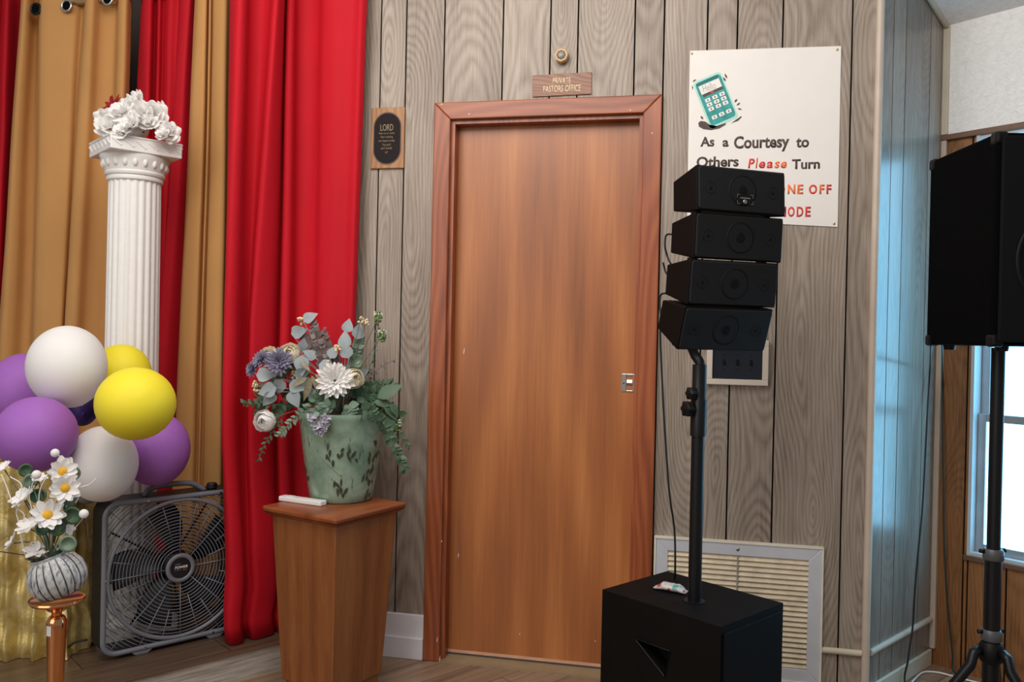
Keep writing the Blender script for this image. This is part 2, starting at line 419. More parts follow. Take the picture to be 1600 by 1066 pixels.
ct = lambda p: ceil_z(p.x, p.y)
gx = [atY(x, 60, 0).x for x in (595.5, 635, 694.5, 786, 860, 903, 991.8, 1037.5, 1105.2, 1152, 1223, 1331.6)]
cuts = [-1.62, -1.50, -1.42, -1.31] + gx + [0.636]
OX0, OX1, OZ = -0.883, -0.163, 2.052     # door opening
planks('wall_back', (0, 0), 0.0, cuts, M['panel'], 0.0, ct, holes=[(OX0, OX1, 0.0, OZ)])
L2 = 0.566
w2 = [0.0] + [math.hypot(q.x - P1[0], q.y - P1[1]) for q in (at_wall(x, 300, P1, A2) for x in (1391, 1410.5, 1449, 1466.5))] + [L2]
planks('wall_return', P1, A2, w2, M['panel_gloss'], 0.0, ct)
WS0, WS1, WZ0, WZ1 = 0.128, 1.0, 0.452, 2.03
cuts3 = [0.0, 0.112, WS0, 0.262, 0.40, 0.46, 0.62, 0.71, 0.88, WS1, 1.10, 1.25, 1.40]
planks('wall_window', P2, A3, cuts3, M['panel_brown'], 0.0, lambda p: 2.045, holes=[(WS0, WS1, WZ0, WZ1)])
d3 = Vector((math.cos(A3), math.sin(A3), 0)); n3 = Vector((-math.sin(A3), math.cos(A3), 0)); p3 = Vector((P2[0], P2[1], 0))
M3 = Matrix(((d3.x, n3.x, 0, p3.x), (d3.y, n3.y, 0, p3.y), (0, 0, 1, 0), (0, 0, 0, 1)))   # local: x along, y outwards, z up
b = BM(); box(b, (0, -0.004, 2.045), (1.4, 0.1, 2.49), M3); struct('wall_window_upper', b, M['stipple'])
b = BM(); box(b, (0.0, -0.018, 2.03), (WS1 + 0.06, 0.02, 2.052), M3); struct('trim_10', b, mat('brown_cap', (112, 82, 62), 0.5), bevel=0.003)
# ceiling sheet following the slope
b = BM(); q = [(1.95, -0.36), (-1.0, -4.9), (-4.6, -2.0), (-2.2, 1.4)]
c0 = [Vector(P2 + (0,)) - Vector((0, 0, 0))]
def cpt(s, dd, dz):
    p = p3 + d3*s - n3*dd; return Vector((p.x, p.y, 2.475 + 0.33*dd*1.0003 + dz))
ring = [cpt(-3.6, -0.12, 0), cpt(1.5, -0.12, 0), cpt(1.5, 3.4, 0), cpt(-3.6, 3.4, 0)]
hexa(b, ring + [r + Vector((0, 0, 0.08)) for r in ring]); struct('ceiling', b, M['stipple_ceiling'])
# alcove behind the curtains, and stage
b = BM(); box(b, (-4.6, 0.62, 0.0), (-1.5, 0.70, 3.4)); box(b, (-1.62, 0.10, 0.0), (-1.52, 0.62, 3.0)); struct('wall_alcove', b, mat('alcove_dark', (60, 50, 44), 0.8))
b = BM(); uS = Vector((math.cos(ST), math.sin(ST), 0)); e0 = Vector((-1.441, -0.252, 0)) + uS*0.30; e1 = Vector((-1.441, -0.252, 0)) - uS*3.0
poly = [(e0.x, e0.y), (-1.64, e0.y), (-1.64, 0.60), (-4.5, 0.60), (-4.5, e1.y), (e1.x, e1.y)]
prism(b, list(reversed(poly)), 0.0, 0.096); st_o = struct('stage', b, M['stage_front'])
b = BM(); poly2 = [(p[0], p[1]) for p in poly]; nS = Vector((math.sin(ST), -math.cos(ST), 0))*0.008
poly2[0] = (e0.x + nS.x, e0.y + nS.y); poly2[-1] = (e1.x + nS.x, e1.y + nS.y)
prism(b, list(reversed(poly2)), 0.096, 0.10); struct('stage_deck', b, M['stage_top'])
ZS = 0.10
# trims
def bar(name, M_, lo, hi, m, bev=0.003): b = BM(); box(b, lo, hi, M_); return struct(name, b, m, bevel=bev)
b = BM(); box(b, (-1.25, -0.014, 0.0), (-0.949, 0, 0.168)); struct('baseboard_back', b, M['white_paint'], bevel=0.003)
b = BM(); box(b, (-1.25, -0.022, 0.0), (-0.9495, -0.0142, 0.082)); struct('baseboard_back_lower', b, M['white_paint'], bevel=0.003)
M2 = Matrix(((math.cos(A2), -math.sin(A2), 0, P1[0]), (math.sin(A2), math.cos(A2), 0, 0), (0, 0, 1, 0), (0, 0, 0, 1)))
b = BM(); tube(b, [(0.630, -0.006, 0.0), (0.630, -0.006, ceil_z(0.63, -0.006) - 0.004)], 0.0135, 10); struct('trim_1', b, M['beige_trim'], smooth=True, sharp=0.8)
b = BM(); tube(b, [(0.482, -0.005, 0.176), (0.617, -0.005, 0.176)], 0.011, 10); struct('trim_2', b, M['cream_trim'], smooth=True, sharp=0.8)
b = BM(); tube(b, [M2 @ Vector((0.016, -0.004, 0.176)), M2 @ Vector((0.548, -0.004, 0.178))], 0.011, 10); struct('trim_3', b, M['beige_trim'], smooth=True, sharp=0.8)
bar('trim_4', M2, (0.547, -0.02, 0.065), (0.566, 0, 2.03), M['beige_trim'])
b = BM(); box(b, (-0.004, -0.016, 2.053), (0.022, -0.0042, 2.47), M3); struct('trim_5', b, M['cream_trim'], bevel=0.002)
bar('baseboard_return', M2, (0.02, -0.012, 0.0), (0.548, 0, 0.062), M['cream_trim'])
b = BM(); e = [M2 @ Vector((s, -0.010, 0)) for s in (0.0, 0.545)]
tube(b, [Vector((p.x, p.y, ceil_z(p.x, p.y) - 0.010)) for p in e], 0.0105, 8); struct('trim_6', b, M['cream_trim'], smooth=True)

# ------------------------------------------------------------------ window
wn = BM(); fr = 0.03
def wbox(bm, s0, s1, z0, z1, y0, y1): box(bm, (s0, y0, z0), (s1, y1, z1), M3)
wbox(wn, WS0, WS0 + 0.012, WZ0, WZ1, -0.012, 0.10); wbox(wn, WS1 - 0.012, WS1, WZ0, WZ1, -0.012, 0.10)
wbox(wn, WS0 + 0.012, WS1 - 0.012, WZ1 - 0.012, WZ1, -0.006, 0.10); wbox(wn, WS0 + 0.012, WS1 - 0.012, WZ0, WZ0 + 0.012, -0.006, 0.10)
win = struct('window_1', wn, mat('window_jamb_paint', (190, 196, 200), 0.3, var=0.05))
b = BM(); a0, a1 = WS0 + 0.012, WS1 - 0.012
for (z0, z1, y0) in ((0.95, WZ1 - 0.012, 0.055), (WZ0 + 0.012, 0.985, 0.030)):
    y1 = y0 + 0.024
    wbox(b, a0, a0 + fr, z0, z1, y0, y1); wbox(b, a1 - fr, a1, z0, z1, y0, y1)
    wbox(b, a0 + fr, a1 - fr, z0, z0 + fr, y0, y1); wbox(b, a0 + fr, a1 - fr, z1 - fr, z1, y0, y1)
obj('window_frame', b, mat('window_aluminium', (168, 174, 178), 0.35, 0.5), win, bevel=0.002)
def pane_mat():
    t = NT('frosted_lit_glass'); k = t.coord(); nz = t.noise(k, 120, 3)
    t.b.inputs['Base Color'].default_value = (0.8, 0.85, 0.9, 1); t.b.inputs['Roughness'].default_value = 0.35
    t.l(t.ramp(nz, [(0.3, (0.21, 0.68, 1.1, 1)), (0.7, (0.25, 0.76, 1.15, 1))]), t.b.inputs['Emission Color'])
    t.b.inputs['Emission Strength'].default_value = 5.0; t.bump(nz, 0.3, 0.002); return t.m
M['pane'] = pane_mat()
for (z0, z1, y0) in ((0.98, WZ1 - 0.042, 0.066), (WZ0 + 0.042, 0.955, 0.040)):
    b = BM(); wbox(b, a0 + fr - 0.004, a1 - fr + 0.004, z0 - 0.004, z1 + 0.004, y0, y0 + 0.004); obj('pane', b, M['pane'], win)
b = BM(); wbox(b, WS0 - 0.012, WS1 + 0.01, WZ0 - 0.02, WZ0, -0.016, 0.03); obj('window_sill', b, mat('sill_brown', (104, 78, 60), 0.45), win, bevel=0.003)

# ------------------------------------------------------------------ door
dr = BM(); box(dr, (OX0 - 0.02, 0.052, 0.024), (OX1 + 0.02, 0.088, OZ + 0.01)); door = struct('door_1', dr, M['door'])
b = BM(); cw = 0.065; cx0, cx1, cz = OX0 - cw, OX1 + cw, OZ + cw
def trap(bm, p, y0, y1): prism(bm, p, -y1, -y0, Matrix(((1, 0, 0, 0), (0, 0, -1, 0), (0, 1, 0, 0), (0, 0, 0, 1))))
def casing(poly, m):
    b = BM(); prism(b, poly, 0.0, 0.020, Matrix(((1, 0, 0, 0), (0, 0, -1, 0), (0, 1, 0, 0), (0, 0, 0, 1)))); return obj('door_casing', b, m, door, bevel=0.004)
casing([(cx0, 0.0), (OX0, 0.0), (OX0, OZ), (cx0, cz)], M['casing'])
casing([(OX1, 0.0), (cx1, 0.0), (cx1, cz), (OX1, OZ)], M['casing'])
casing([(cx0, cz), (OX0, OZ), (OX1, OZ), (cx1, cz)], M['casing_x'])
b = BM(); jt = 0.014
for x0 in (OX0, OX1 - jt): box(b, (x0, 0.0, 0.0), (x0 + jt, 0.05, OZ - jt))
box(b, (OX0, 0.0, OZ - jt), (OX1, 0.05, OZ)); obj('door_jamb', b, M['casing'], door)
b = BM(); box(b, (OX0 + jt, 0.050, 0.016), (OX1 - jt, 0.060, 0.027)); obj('door_bottom_edge', b, mat('worn_edge', (206, 160, 130), 0.6, var=0.15), door)
b = BM(); box(b, (OX0, -0.018, 0.0), (OX1, 0.10, 0.006)); obj('threshold', b, M['lighter_floor'], door)
pc = atY(983.5, 598.5, 0.05)                                 # recessed pull, chrome
b = BM(); w_, h_ = 0.056, 0.066
pl = rrect(w_, h_, 0.004); Mw = Matrix(((1, 0, 0, pc.x), (0, 0, -1, 0.052), (0, 1, 0, pc.z), (0, 0, 0, 1)))
box(b, (-w_/2, -h_/2, 0), (-0.012, h_/2, 0.003), Mw); box(b, (0.012, -h_/2, 0), (w_/2, h_/2, 0.003), Mw)
box(b, (-0.012, 0.026, 0), (0.012, h_/2, 0.003), Mw); box(b, (-0.012, -h_/2, 0), (0.012, -0.028, 0.003), Mw)
pull = obj('door_pull', b, M['chrome'], door, bevel=0.001)
b = BM(); prof = [(0.026, -0.010), (0.018, -0.004), (0.0, 0.0016), (-0.018, -0.004), (-0.028, -0.010)]
for (y0, d0), (y1, d1) in zip(prof, prof[1:]):
    vs = [b.verts.new(Mw @ Vector(p)) for p in ((-0.010, y0, d0 + 0.002), (0.010, y0, d0 + 0.002), (0.010, y1, d1 + 0.002), (-0.010, y1, d1 + 0.002))]; b.faces.new(vs)
obj('finger_cup', b, M['nickel'], pull, smooth=True)
b = BM()
for x in (-0.021, 0.021): lathe(b, [(0.0028, 0.002), (0.0028, 0.0042)], 10, Mw @ Matrix.Translation((x, -0.002, 0)))
obj('screw', b, M['black_metal'], pull)
b = BM(); rng = random.Random(4)
for (px, py, hh) in ((683, 1000, 9), (687, 1030, 12), (690, 846, 4), (716, 868, 8), (725, 549, 11), (690, 163, 3), (733, 178, 3), (985, 172, 3), (1019, 208, 3), (812, 991, 3), (930, 1002, 3)):
    on_case = px < 707 or py < 185 or px > 1008
    p = atY(px, py, -0.0203 if on_case else 0.0517); k = 0.0011; l_ = hh*0.0023
    Mx = Matrix(((1, 0.15, 0, p.x), (0, 0, -1, p.y), (0.0, 1, 0, p.z), (0, 0, 0, 1)))
    prism(b, [(k*math.cos(a)*(1 + 0.3*rng.random()), l_/2*math.sin(a)) for a in [i*PI/4 for i in range(8)]], 0, 0.0004, Mx)
obj('paint_chip', b, M['white_paint'], door)

# ------------------------------------------------------------------ wall signs
WM = lambda x, z, y=0.0: Matrix(((1, 0, 0, x), (0, 0, -1, y), (0, 1, 0, z), (0, 0, 0, 1)))   # local x right, y up, z out of the wall
def rectpx(x0, y0, x1, y1, Y=0.0):
    a = atY(x0, y0, Y); c = atY(x1, y1, Y); return a.x, c.z, c.x, a.z
sg = thing('office_sign', 'small walnut nameplate above the door frame reading PRIVATE PASTORS OFFICE', 'sign', (-0.464, 0, 2.17))
b = BM(); sx0, sz0, sx1, sz1 = -0.5735, 2.128, -0.354, 2.208
prism(b, [(sx0, sz0), (sx1, sz0 + 0.003), (sx1, sz1 + 0.003), (sx0, sz1)], 0.0005, 0.006, WM(0, 0)); obj('plate', b, M['sign_wood'], sg, bevel=0.001)
for (s, px0, py0, px1, py1) in (('PRIVATE', 864, 122, 892, 130), ('PASTORS OFFICE', 849, 134.5, 907.5, 142.5)):
    x0, z0, x1, z1 = rectpx(px0, py0, px1, py1, -0.006); b = BM(); text_fit(b, s, x0, x1, z0, z1, WM(0, 0, -0.0062), 0.0004, 0.006); obj('lettering', b, M['gold_text'], sg)
kp = atY(878.5, 90, 0)
kn = thing('wall_knob', 'round pale wooden knob with grey centre on wall above nameplate', 'knob', (kp.x, 0, kp.z))
b = BM(); prof = [(0.024, 0), (0.026, 0.006), (0.026, 0.026), (0.023, 0.030), (0.0175, 0.030), (0.0175, 0.022)]
lathe(b, prof, 8, WM(kp.x, kp.z)); obj('wooden_ring', b, M['pale_wood'], kn, bevel=0.0015)
b = BM(); lathe(b, [(0.0172, 0.0221), (0.0172, 0.027), (0.013, 0.031), (0.006, 0.033), (0.0, 0.0335)], 20, WM(kp.x, kp.z)); obj('cap', b, M['grey_cap'], kn, smooth=True)
# plaque
cx_, cz_ = -1.136, 1.99
pq = thing('verse_plaque', 'rectangular oak plaque with dark oval verse hanging left of the door', 'plaque', (cx_, 0, 1.872))
b = BM(); box(b, (-1.203, -0.010, 1.874), (-1.068, -0.0005, 2.108)); obj('board', b, M['plaque_wood'], pq, bevel=0.002)
def stadium(w, h, k=14):
    r = w/2; out = []
    for j in range(k+1): a = PI*j/k; out.append((r*math.cos(a), h/2 - r + r*math.sin(a)))
    for j in range(k+1): a = PI + PI*j/k; out.append((r*math.cos(a), -h/2 + r + r*math.sin(a)))
    return out
b = BM(); prism(b, stadium(0.113, 0.203), 0, 0.001, WM(cx_, 1.989, -0.0101)); obj('oval_border', b, M['oval_rim'], pq)
b = BM(); prism(b, stadium(0.105, 0.193), 0, 0.0012, WM(cx_, 1.989, -0.0106)); obj('oval', b, M['dark_oval'], pq)
for (s, y0, y1, wd, bo) in (('LORD', 2.018, 2.043, 0.052, 0.0), ('Help me to realize', 2.003, 2.012, 0.064, 0.005), ('that nothing', 1.988, 1.999, 0.050, 0.005), ('can happen today', 1.974, 1.984, 0.066, 0.005),
                            ('You and I', 1.960, 1.969, 0.034, 0.005), ("can't handle", 1.947, 1.956, 0.046, 0.005), ('AZ', 1.932, 1.939, 0.012, 0.005)):
    b = BM(); text_fit(b, s, cx_ - wd/2 - 0.002, cx_ + wd/2 - 0.002, y0, y1, WM(0, 0, -0.0119), 0.0003, bo); obj('lettering', b, M['plaque_text'], pq)
b = BM(); sphere(b, (cx_ + 0.003, -0.0115, 2.100), 0.002, 8, 6); obj('nail_head', b, M['white_paint'], pq)
# poster
po = thing('notice_poster', 'large white poster with teal phone drawing asking others to turn phones off', 'poster', (0.25, 0, 1.64))
b = BM(); a, c, d, e = atY(1078, 80, 0), atY(1314, 72.5, 0), atY(1308.5, 355, 0), atY(1073.5, 343, 0)
prism(b, [(e.x, e.z), (d.x, d.z), (c.x, c.z), (a.x, a.z)], 0.0008, 0.0038, WM(0, 0)); obj('board', b, M['poster'], po)
YP = -0.0040
def ptext(s, px0, py0, px1, py1, m, bold=0.030, shear=0.0):
    x0, z0, x1, z1 = rectpx(px0, py0, px1, py1, YP); b = BM(); text_fit(b, s, x0, x1, z0, z1, WM(0, 0, YP), 0.0004, bold, shear); return obj('lettering', b, m, po)
ptext('As', 1094.5, 214, 1116, 229, M['ink']); ptext('a', 1129, 219, 1138.5, 229.5, M['ink']); ptext('Courtesy', 1147, 213, 1233, 236.5, M['ink']); ptext('to', 1244, 215.5, 1264, 230.5, M['ink'])
ptext('Others', 1088.5, 245, 1154, 260.5, M['ink'])
for ch, x0, x1, y0, mm in (('P', 1169, 1179, 248, 'ink_red'), ('l', 1181, 1184, 247, 'ink_red'), ('e', 1186, 1195.5, 252.5, 'ink_red'), ('a', 1198, 1207.5, 252.5, 'ink_red'), ('s', 1210, 1218, 252.5, 'ink_orange'), ('e', 1220, 1229, 252.5, 'ink_orange')):
    ptext(ch, x0, y0, x1, 263, M[mm], 0.03, 0.15)
ptext('Turn', 1237.5, 249, 1281, 264, M['ink'])
for ch, x0, x1, mm in (('P', 1186, 1195, 'ink_red'), ('H', 1199, 1209, 'ink_orange'), ('O', 1214, 1226.5, 'ink_orange'), ('N', 1231, 1242.5, 'ink_orange'), ('E', 1246, 1255, 'ink_orange'), ('O', 1264, 1276.5, 'ink_red'), ('F', 1280.5, 1288, 'ink_orange'), ('F', 1291.5, 1299, 'ink_red')):
    ptext(ch, x0, 288.5, x1, 303.5, M[mm], 0.035)
for ch, x0, x1 in (('M', 1215.5, 1228), ('O', 1231, 1241.5), ('D', 1245, 1255), ('E', 1258.5, 1266.5)): ptext(ch, x0, 323, x1, 339, M['ink_red'], 0.035)
def pm(pts, m, name, lift=0.0):
    b = BM(); q = [atY(x, y, YP) for x, y in pts]; q = [(p.x, p.z) for p in q]
    prism(b, list(reversed(q)), lift, lift + 0.0004, WM(0, 0, YP)); return obj(name, b, m, po)
def phone_rect(u0, v0, u1, v1, r=0.0, n=4):
    """corner px of the slanted drawing: u along its width, v down its length (0..1)"""
    TL, TR, BL = Vector((1085.5, 131.5)), Vector((1124.5, 114.5)), Vector((1111.5, 197.5))
    W_, H_ = (TR - TL).length, (BL - TL).length; out = []
    rx, ry = r/W_, r/H_
    if r == 0: cs = [(u0, v0), (u1, v0), (u1, v1), (u0, v1)]
    else:
        cs = []
        for (cu, cv, a0) in ((u1 - rx, v0 + ry, -PI/2), (u1 - rx, v1 - ry, 0), (u0 + rx, v1 - ry, PI/2), (u0 + rx, v0 + ry, PI)):
            for j in range(n+1): aa = a0 + PI/2*j/n; cs.append((cu + rx*math.cos(aa), cv + ry*math.sin(aa)))
    for u, v in cs: p = TL + (TR - TL)*u + (BL - TL)*v; out.append((p.x, p.y))
    return out
pm(phone_rect(-0.07, -0.045, 1.06, 1.06, 6), M['teal_halo'], 'phone_drawing', 0.0)
pm(phone_rect(0, 0, 1, 1, 5), M['teal'], 'phone_drawing', 0.0005)
pm(phone_rect(0.03, 0.015, 0.92, 0.07, 1), M['teal_dark'], 'phone_drawing', 0.001)
pm(phone_rect(0.09, 0.09, 0.90, 0.285), M['poster'], 'phone_screen', 0.001)
pm(phone_rect(0.12, 0.285, 0.92, 0.345), M['ink'], 'phone_band', 0.001)
pm(phone_rect(0.42, 0.30, 0.55, 0.335), M['ink_red'], 'phone_mark', 0.0014)
for i in range(3):
    for j in range(4):
        u = 0.13 + 0.285*i; v = 0.40 + 0.105*j + (0.09 if j == 3 else 0)
        pm(phone_rect(u, v, u + 0.2, v + 0.078, 1), M['poster'], 'phone_key', 0.001)
        pm(phone_rect(u + 0.075, v + 0.025, u + 0.125, v + 0.055), M['ink'], 'key_mark', 0.0014)
x0, z0, x1, z1 = rectpx(1098, 131, 1118, 141, YP); b = BM(); text_fit(b, 'Hello', x0, x1, z0, z1, WM((x0+x1)/2, (z0+z1)/2, YP - 0.0014) @ Matrix.Rotation(0.28, 4, 'Z') @ Matrix.Translation((-(x0+x1)/2, -(z0+z1)/2, 0)), 0.0003, 0.0); obj('lettering', b, mat('pencil', (176, 176, 172), 0.7), po)
pm([(1091, 192), (1095, 189), (1102, 190), (1109, 195), (1120, 197), (1134, 192), (1134, 195), (1124, 201), (1111, 203.5), (1099, 202), (1092, 198)], M['ink'], 'swoosh')
pm([(1142, 193), (1150, 187), (1158, 181.5), (1159, 183), (1153, 189), (1143, 192.5)], M['ink'], 'swoosh')
for (xa, ya, xb, yb, t_) in ((1081.5, 128, 1088.5, 124, 1.2), (1081.5, 133, 1082.5, 141, 1.0), (1132, 114.5, 1136.5, 123.5, 1.6), (1129.5, 120.5, 1134.5, 127.5, 1.6), (1147.5, 160.5, 1152, 154.5, 1.8), (1150.5, 165, 1157, 160.5, 1.6), (1152, 169.5, 1159.5, 171.5, 1.4), (1094.5, 181, 1099, 187, 1.8)):
    dd = Vector((xb - xa, yb - ya)); nn = Vector((-dd.y, dd.x)).normalized()*t_
    pm([(xa, ya), (xa + dd.x*0.5 + nn.x, ya + dd.y*0.5 + nn.y), (xb, yb), (xa + dd.x*0.5 - nn.x, ya + dd.y*0.5 - nn.y)], M['ink'], 'motion_mark')
for (px, py) in ((1081, 83.5), (1308, 77.5), (1303, 349.5)):
    p = atY(px, py, YP); b = BM(); sphere(b, (p.x, YP - 0.001, p.z), 0.0042, 12, 8, sc=(1, 0.6, 1)); obj('push_pin', b, M['brass_pin'], po, smooth=True)
# switch panel
sw = thing('switch_panel', 'dark three-switch wall plate in a beige frame behind the speaker pole', 'light switch', (0.185, 0, 1.08))
fx0, fx1, fz0, fz1 = 0.078, 0.288, 1.084, 1.243; fwid = 0.020
b = BM()
for (x0, x1, z0, z1) in ((fx0, fx1, fz0, fz0 + fwid), (fx0, fx1, fz1 - fwid, fz1), (fx0, fx0 + fwid, fz0 + fwid, fz1 - fwid), (fx1 - fwid, fx1, fz0 + fwid, fz1 - fwid)):
    box(b, (x0, -0.022, z0), (x1, -0.0005, z1))
obj('frame', b, mat('beige_switch_frame', (214, 202, 188), 0.45, var=0.04), sw, bevel=0.002)
b = BM(); box(b, (fx0 + fwid, -0.010, fz0 + fwid), (fx1 - fwid, -0.0005, fz1 - fwid)); pn = obj('plate', b, M['navy'], sw)
for i in range(3):
    x = fx0 + fwid + 0.040 + i*0.046
    b = BM(); box(b, (x - 0.005, -0.012, 1.152), (x + 0.005, -0.0101, 1.174)); box(b, (x - 0.003, -0.020, 1.160), (x + 0.003, -0.012, 1.168)); obj('switch', b, M['black_plastic'], sw)
    b = BM()
    for z in (1.137, 1.189): lathe(b, [(0.0028, 0), (0.0028, 0.0012)], 10, WM(x, z, -0.010))
    obj('screw', b, M['black_metal'], sw)
# return-air vent
vt = thing('return_air_vent', 'large square louvred air vent with aluminium frame low on the wall', 'vent', (0.2, 0, 0.067))
vx0, vx1, vz0, vz1, vf = -0.086, 0.481, 0.060, 0.527, 0.044
b = BM(); T = Matrix(((1, 0, 0, 0), (0, 0, -1, 0), (0, 1, 0, 0), (0, 0, 0, 1)))
ix0, ix1, iz0, iz1 = vx0 + vf, vx1 - vf, vz0 + vf, vz1 - vf
for poly in ([(vx0, vz0), (vx1, vz0), (ix1, iz0), (ix0, iz0)], [(vx1, vz0), (vx1, vz1), (ix1, iz1), (ix1, iz0)], [(vx1, vz1), (vx0, vz1), (ix0, iz1), (ix1, iz1)], [(vx0, vz1), (vx0, vz0), (ix0, iz0), (ix0, iz1)]):
    prism(b, poly, 0.0005, 0.014, T)
obj('frame', b, M['vent_frame'], vt, bevel=0.002)
b = BM()
for (x0, x1, z0, z1) in ((vx0 - 0.005, vx1 + 0.005, vz1 - 0.001, vz1 + 0.006), (vx0 - 0.005, vx1 + 0.005, vz0 - 0.006, vz0 + 0.001), (vx1 - 0.001, vx1 + 0.005, vz0, vz1), (vx0 - 0.005, vx0 + 0.001, vz0, vz1)): box(b, (x0, -0.018, z0), (x1, -0.0005, z1))
obj('rim', b, mat('cream_rim', (226, 220, 204), 0.5), vt)
b = BM(); box(b, (ix0, -0.002, iz0), (ix1, -0.0005, iz1)); obj('backing', b, M['vent_dark'], vt)
N = 21
for i in range(N):
    z = iz0 + (i + 0.5)*(iz1 - iz0)/N; b = BM(); hs = (iz1 - iz0)/N
    hexa(b, [(ix0, -0.013, z - hs*0.40), (ix1, -0.013, z - hs*0.40), (ix1, -0.0025, z + hs*0.42), (ix0, -0.0025, z + hs*0.42),
             (ix0, -0.013, z - hs*0.40 + 0.0016), (ix1, -0.013, z - hs*0.40 + 0.0016), (ix1, -0.0025, z + hs*0.42 + 0.0016), (ix0, -0.0025, z + hs*0.42 + 0.0016)])
    obj('louvre', b, M['vent_slat'], vt)
b = BM(); xc = atY(1152, 880, 0).x; box(b, (xc - 0.0022, -0.0145, iz0), (xc + 0.0022, -0.012, iz1)); obj('mullion', b, mat('mullion_grey', (150, 144, 138), 0.5), vt)
for z in (vz1 - vf*0.5, vz0 + vf*0.5):
    b = BM(); lathe(b, [(0.006, 0.014), (0.006, 0.0155), (0.003, 0.0165)], 14, WM(xc, z)); obj('screw', b, M['nickel'], vt, smooth=True)

# ------------------------------------------------------------------ curtains
def hgt(p): return p.z
def curtain(name, label, pts, Y0, m, ztop, zbot, noise_amp=0.006, seed=0, nz=40, hem=0.0, lean=0.0, shape=None, hold=1.0, calm=0.0):
    """pts: (pixel column at the top of the photo, at mid height y=500, depth offset) along the fabric"""
    ks = []
    for q_ in pts:
        pa, pb, dy = q_[:3]; base = q_[3] if len(q_) > 3 else 0.0
        A = atY(pa, 0, Y0 + dy + base); B_ = atY(pb, 500, Y0 + dy + base); ks.append((A, B_, dy, base))
    top = spline([(k[0].x, k[0].z, k[2]) for k in ks], 7); mid = spline([(k[1].x, k[1].z, k[3]) for k in ks], 7)
    b = BM(); rows = []
    for i in range(nz + 1):
        z = ztop + (zbot - ztop)*i/nz; row = []
        for j, (a, c) in enumerate(zip(top, mid)):
            t = (z - a[1])/(c[1] - a[1]); t = t if t < 1 else 1 + (t - 1)*hold; x = a[0] + (c[0] - a[0])*t
            kz = max(0.0, min(1.0, (1.0 - z)/0.7)); y = Y0 + c[2] + a[2]*(1 - calm*kz*kz*(3 - 2*kz)) + lean*(i/nz)
            nv = noise.noise((x*9 + seed, z*1.3, seed*1.7)); nf = noise.noise((x*22 + seed, z*5.0, seed))
            y += noise_amp*nv*2 + 0.0025*nf; 
            if shape: x, y = shape(x, y, z, j/(len(top) - 1))
            row.append(b.verts.new((x, y, z)))
        rows.append(row)
    for A, B_ in zip(rows, rows[1:]):
        for j in range(len(A) - 1): b.faces.new((A[j], A[j+1], B_[j+1], B_[j]))
    o = obj(name, b, m, smooth=True); s = o.modifiers.new('thickness', 'SOLIDIFY'); s.thickness = 0.003; s.offset = 0
    return tag(o, label, 'curtain', 'stage curtains')
YC = 0.10
curtain('curtain', 'red curtain sliver at the far left edge behind the wide tan curtain', [(-330, -360, 0.0), (-300, -330, 0.03), (-270, -300, -0.03), (-230, -262, 0.03), (-190, -222, -0.03), (-150, -182, 0.03), (-110, -140, -0.03), (-75, -105, 0.03), (-40, -70, 0.02), (-15, -45, -0.03), (0, -25, 0.03), (12, -8, -0.02), (28, 10, 0.05), (42, 22, 0.08)], YC + 0.05, M['red'], 2.75, 0.13, seed=3)
tn = curtain('curtain', 'wide tan curtain with eyelets at left behind the white column', [(33, 1, 0.02), (37, 6, -0.02), (46, 20, 0.0), (54, 36, 0.05), (61, 50, 0.055), (64, 53, -0.03), (72, 62, -0.045), (95, 80, -0.03), (118, 96, -0.01), (131, 102, 0.02), (135, 105, -0.045), (146, 120, -0.045), (158, 135, 0.0), (172, 152, 0.025), (184, 166, 0.03), (189, 172, -0.03), (198, 182, -0.035), (207, 192, 0.03)], YC, M['tan'], 2.75, 0.13, seed=5)
curtain('curtain', 'red curtain between the white column and the narrow tan curtain', [(222, 196, 0.05), (226, 214, -0.02), (236, 222, -0.03), (243, 230, 0.03), (249, 238, -0.01), (256, 246, 0.025), (266, 254, 0.0), (280, 262, 0.02), (284, 250, -0.03), (296, 262, -0.04), (306, 280, 0.0), (318, 300, 0.04)], YC - 0.01, M['red'], 2.75, 0.13, seed=8)
curtain('curtain', 'narrow tan curtain squeezed between two red curtains', [(306, 282, 0.03), (310, 284, -0.02), (322, 305, -0.025), (325, 313, 0.015), (329, 316, -0.012), (333, 321, 0.012), (337, 325, -0.015), (348, 338, -0.03), (356, 348, -0.02), (362, 352, 0.03), (376, 372, 0.05)], YC - 0.10, M['tan'], 2.75, 0.13, seed=11)
def red_shape(x, y, z, s):
    # the hem is pulled forward in front of the fan and bunches a little
    k = max(0.0, min(1.0, (0.95 - z)/0.65)); k = k*k*(3 - 2*k)
    pin = x + 0.060*k*(1 - s)
    if z < 0.5: pin += 0.010*math.sin(z*26)*math.sin(s*PI)*(0.5 - z)/0.4
    yy = min(y - 0.03*k*(1 - s), -0.012) + 0.018*math.sin(z*19 + s*5)*max(0, 0.5 - z)*1.6
    return pin, yy
def slant(px): return -0.075 + 0.225*min(1.0, max(0.0, (px - 352)/115.0))     # runs from in front of the fan back to the wall
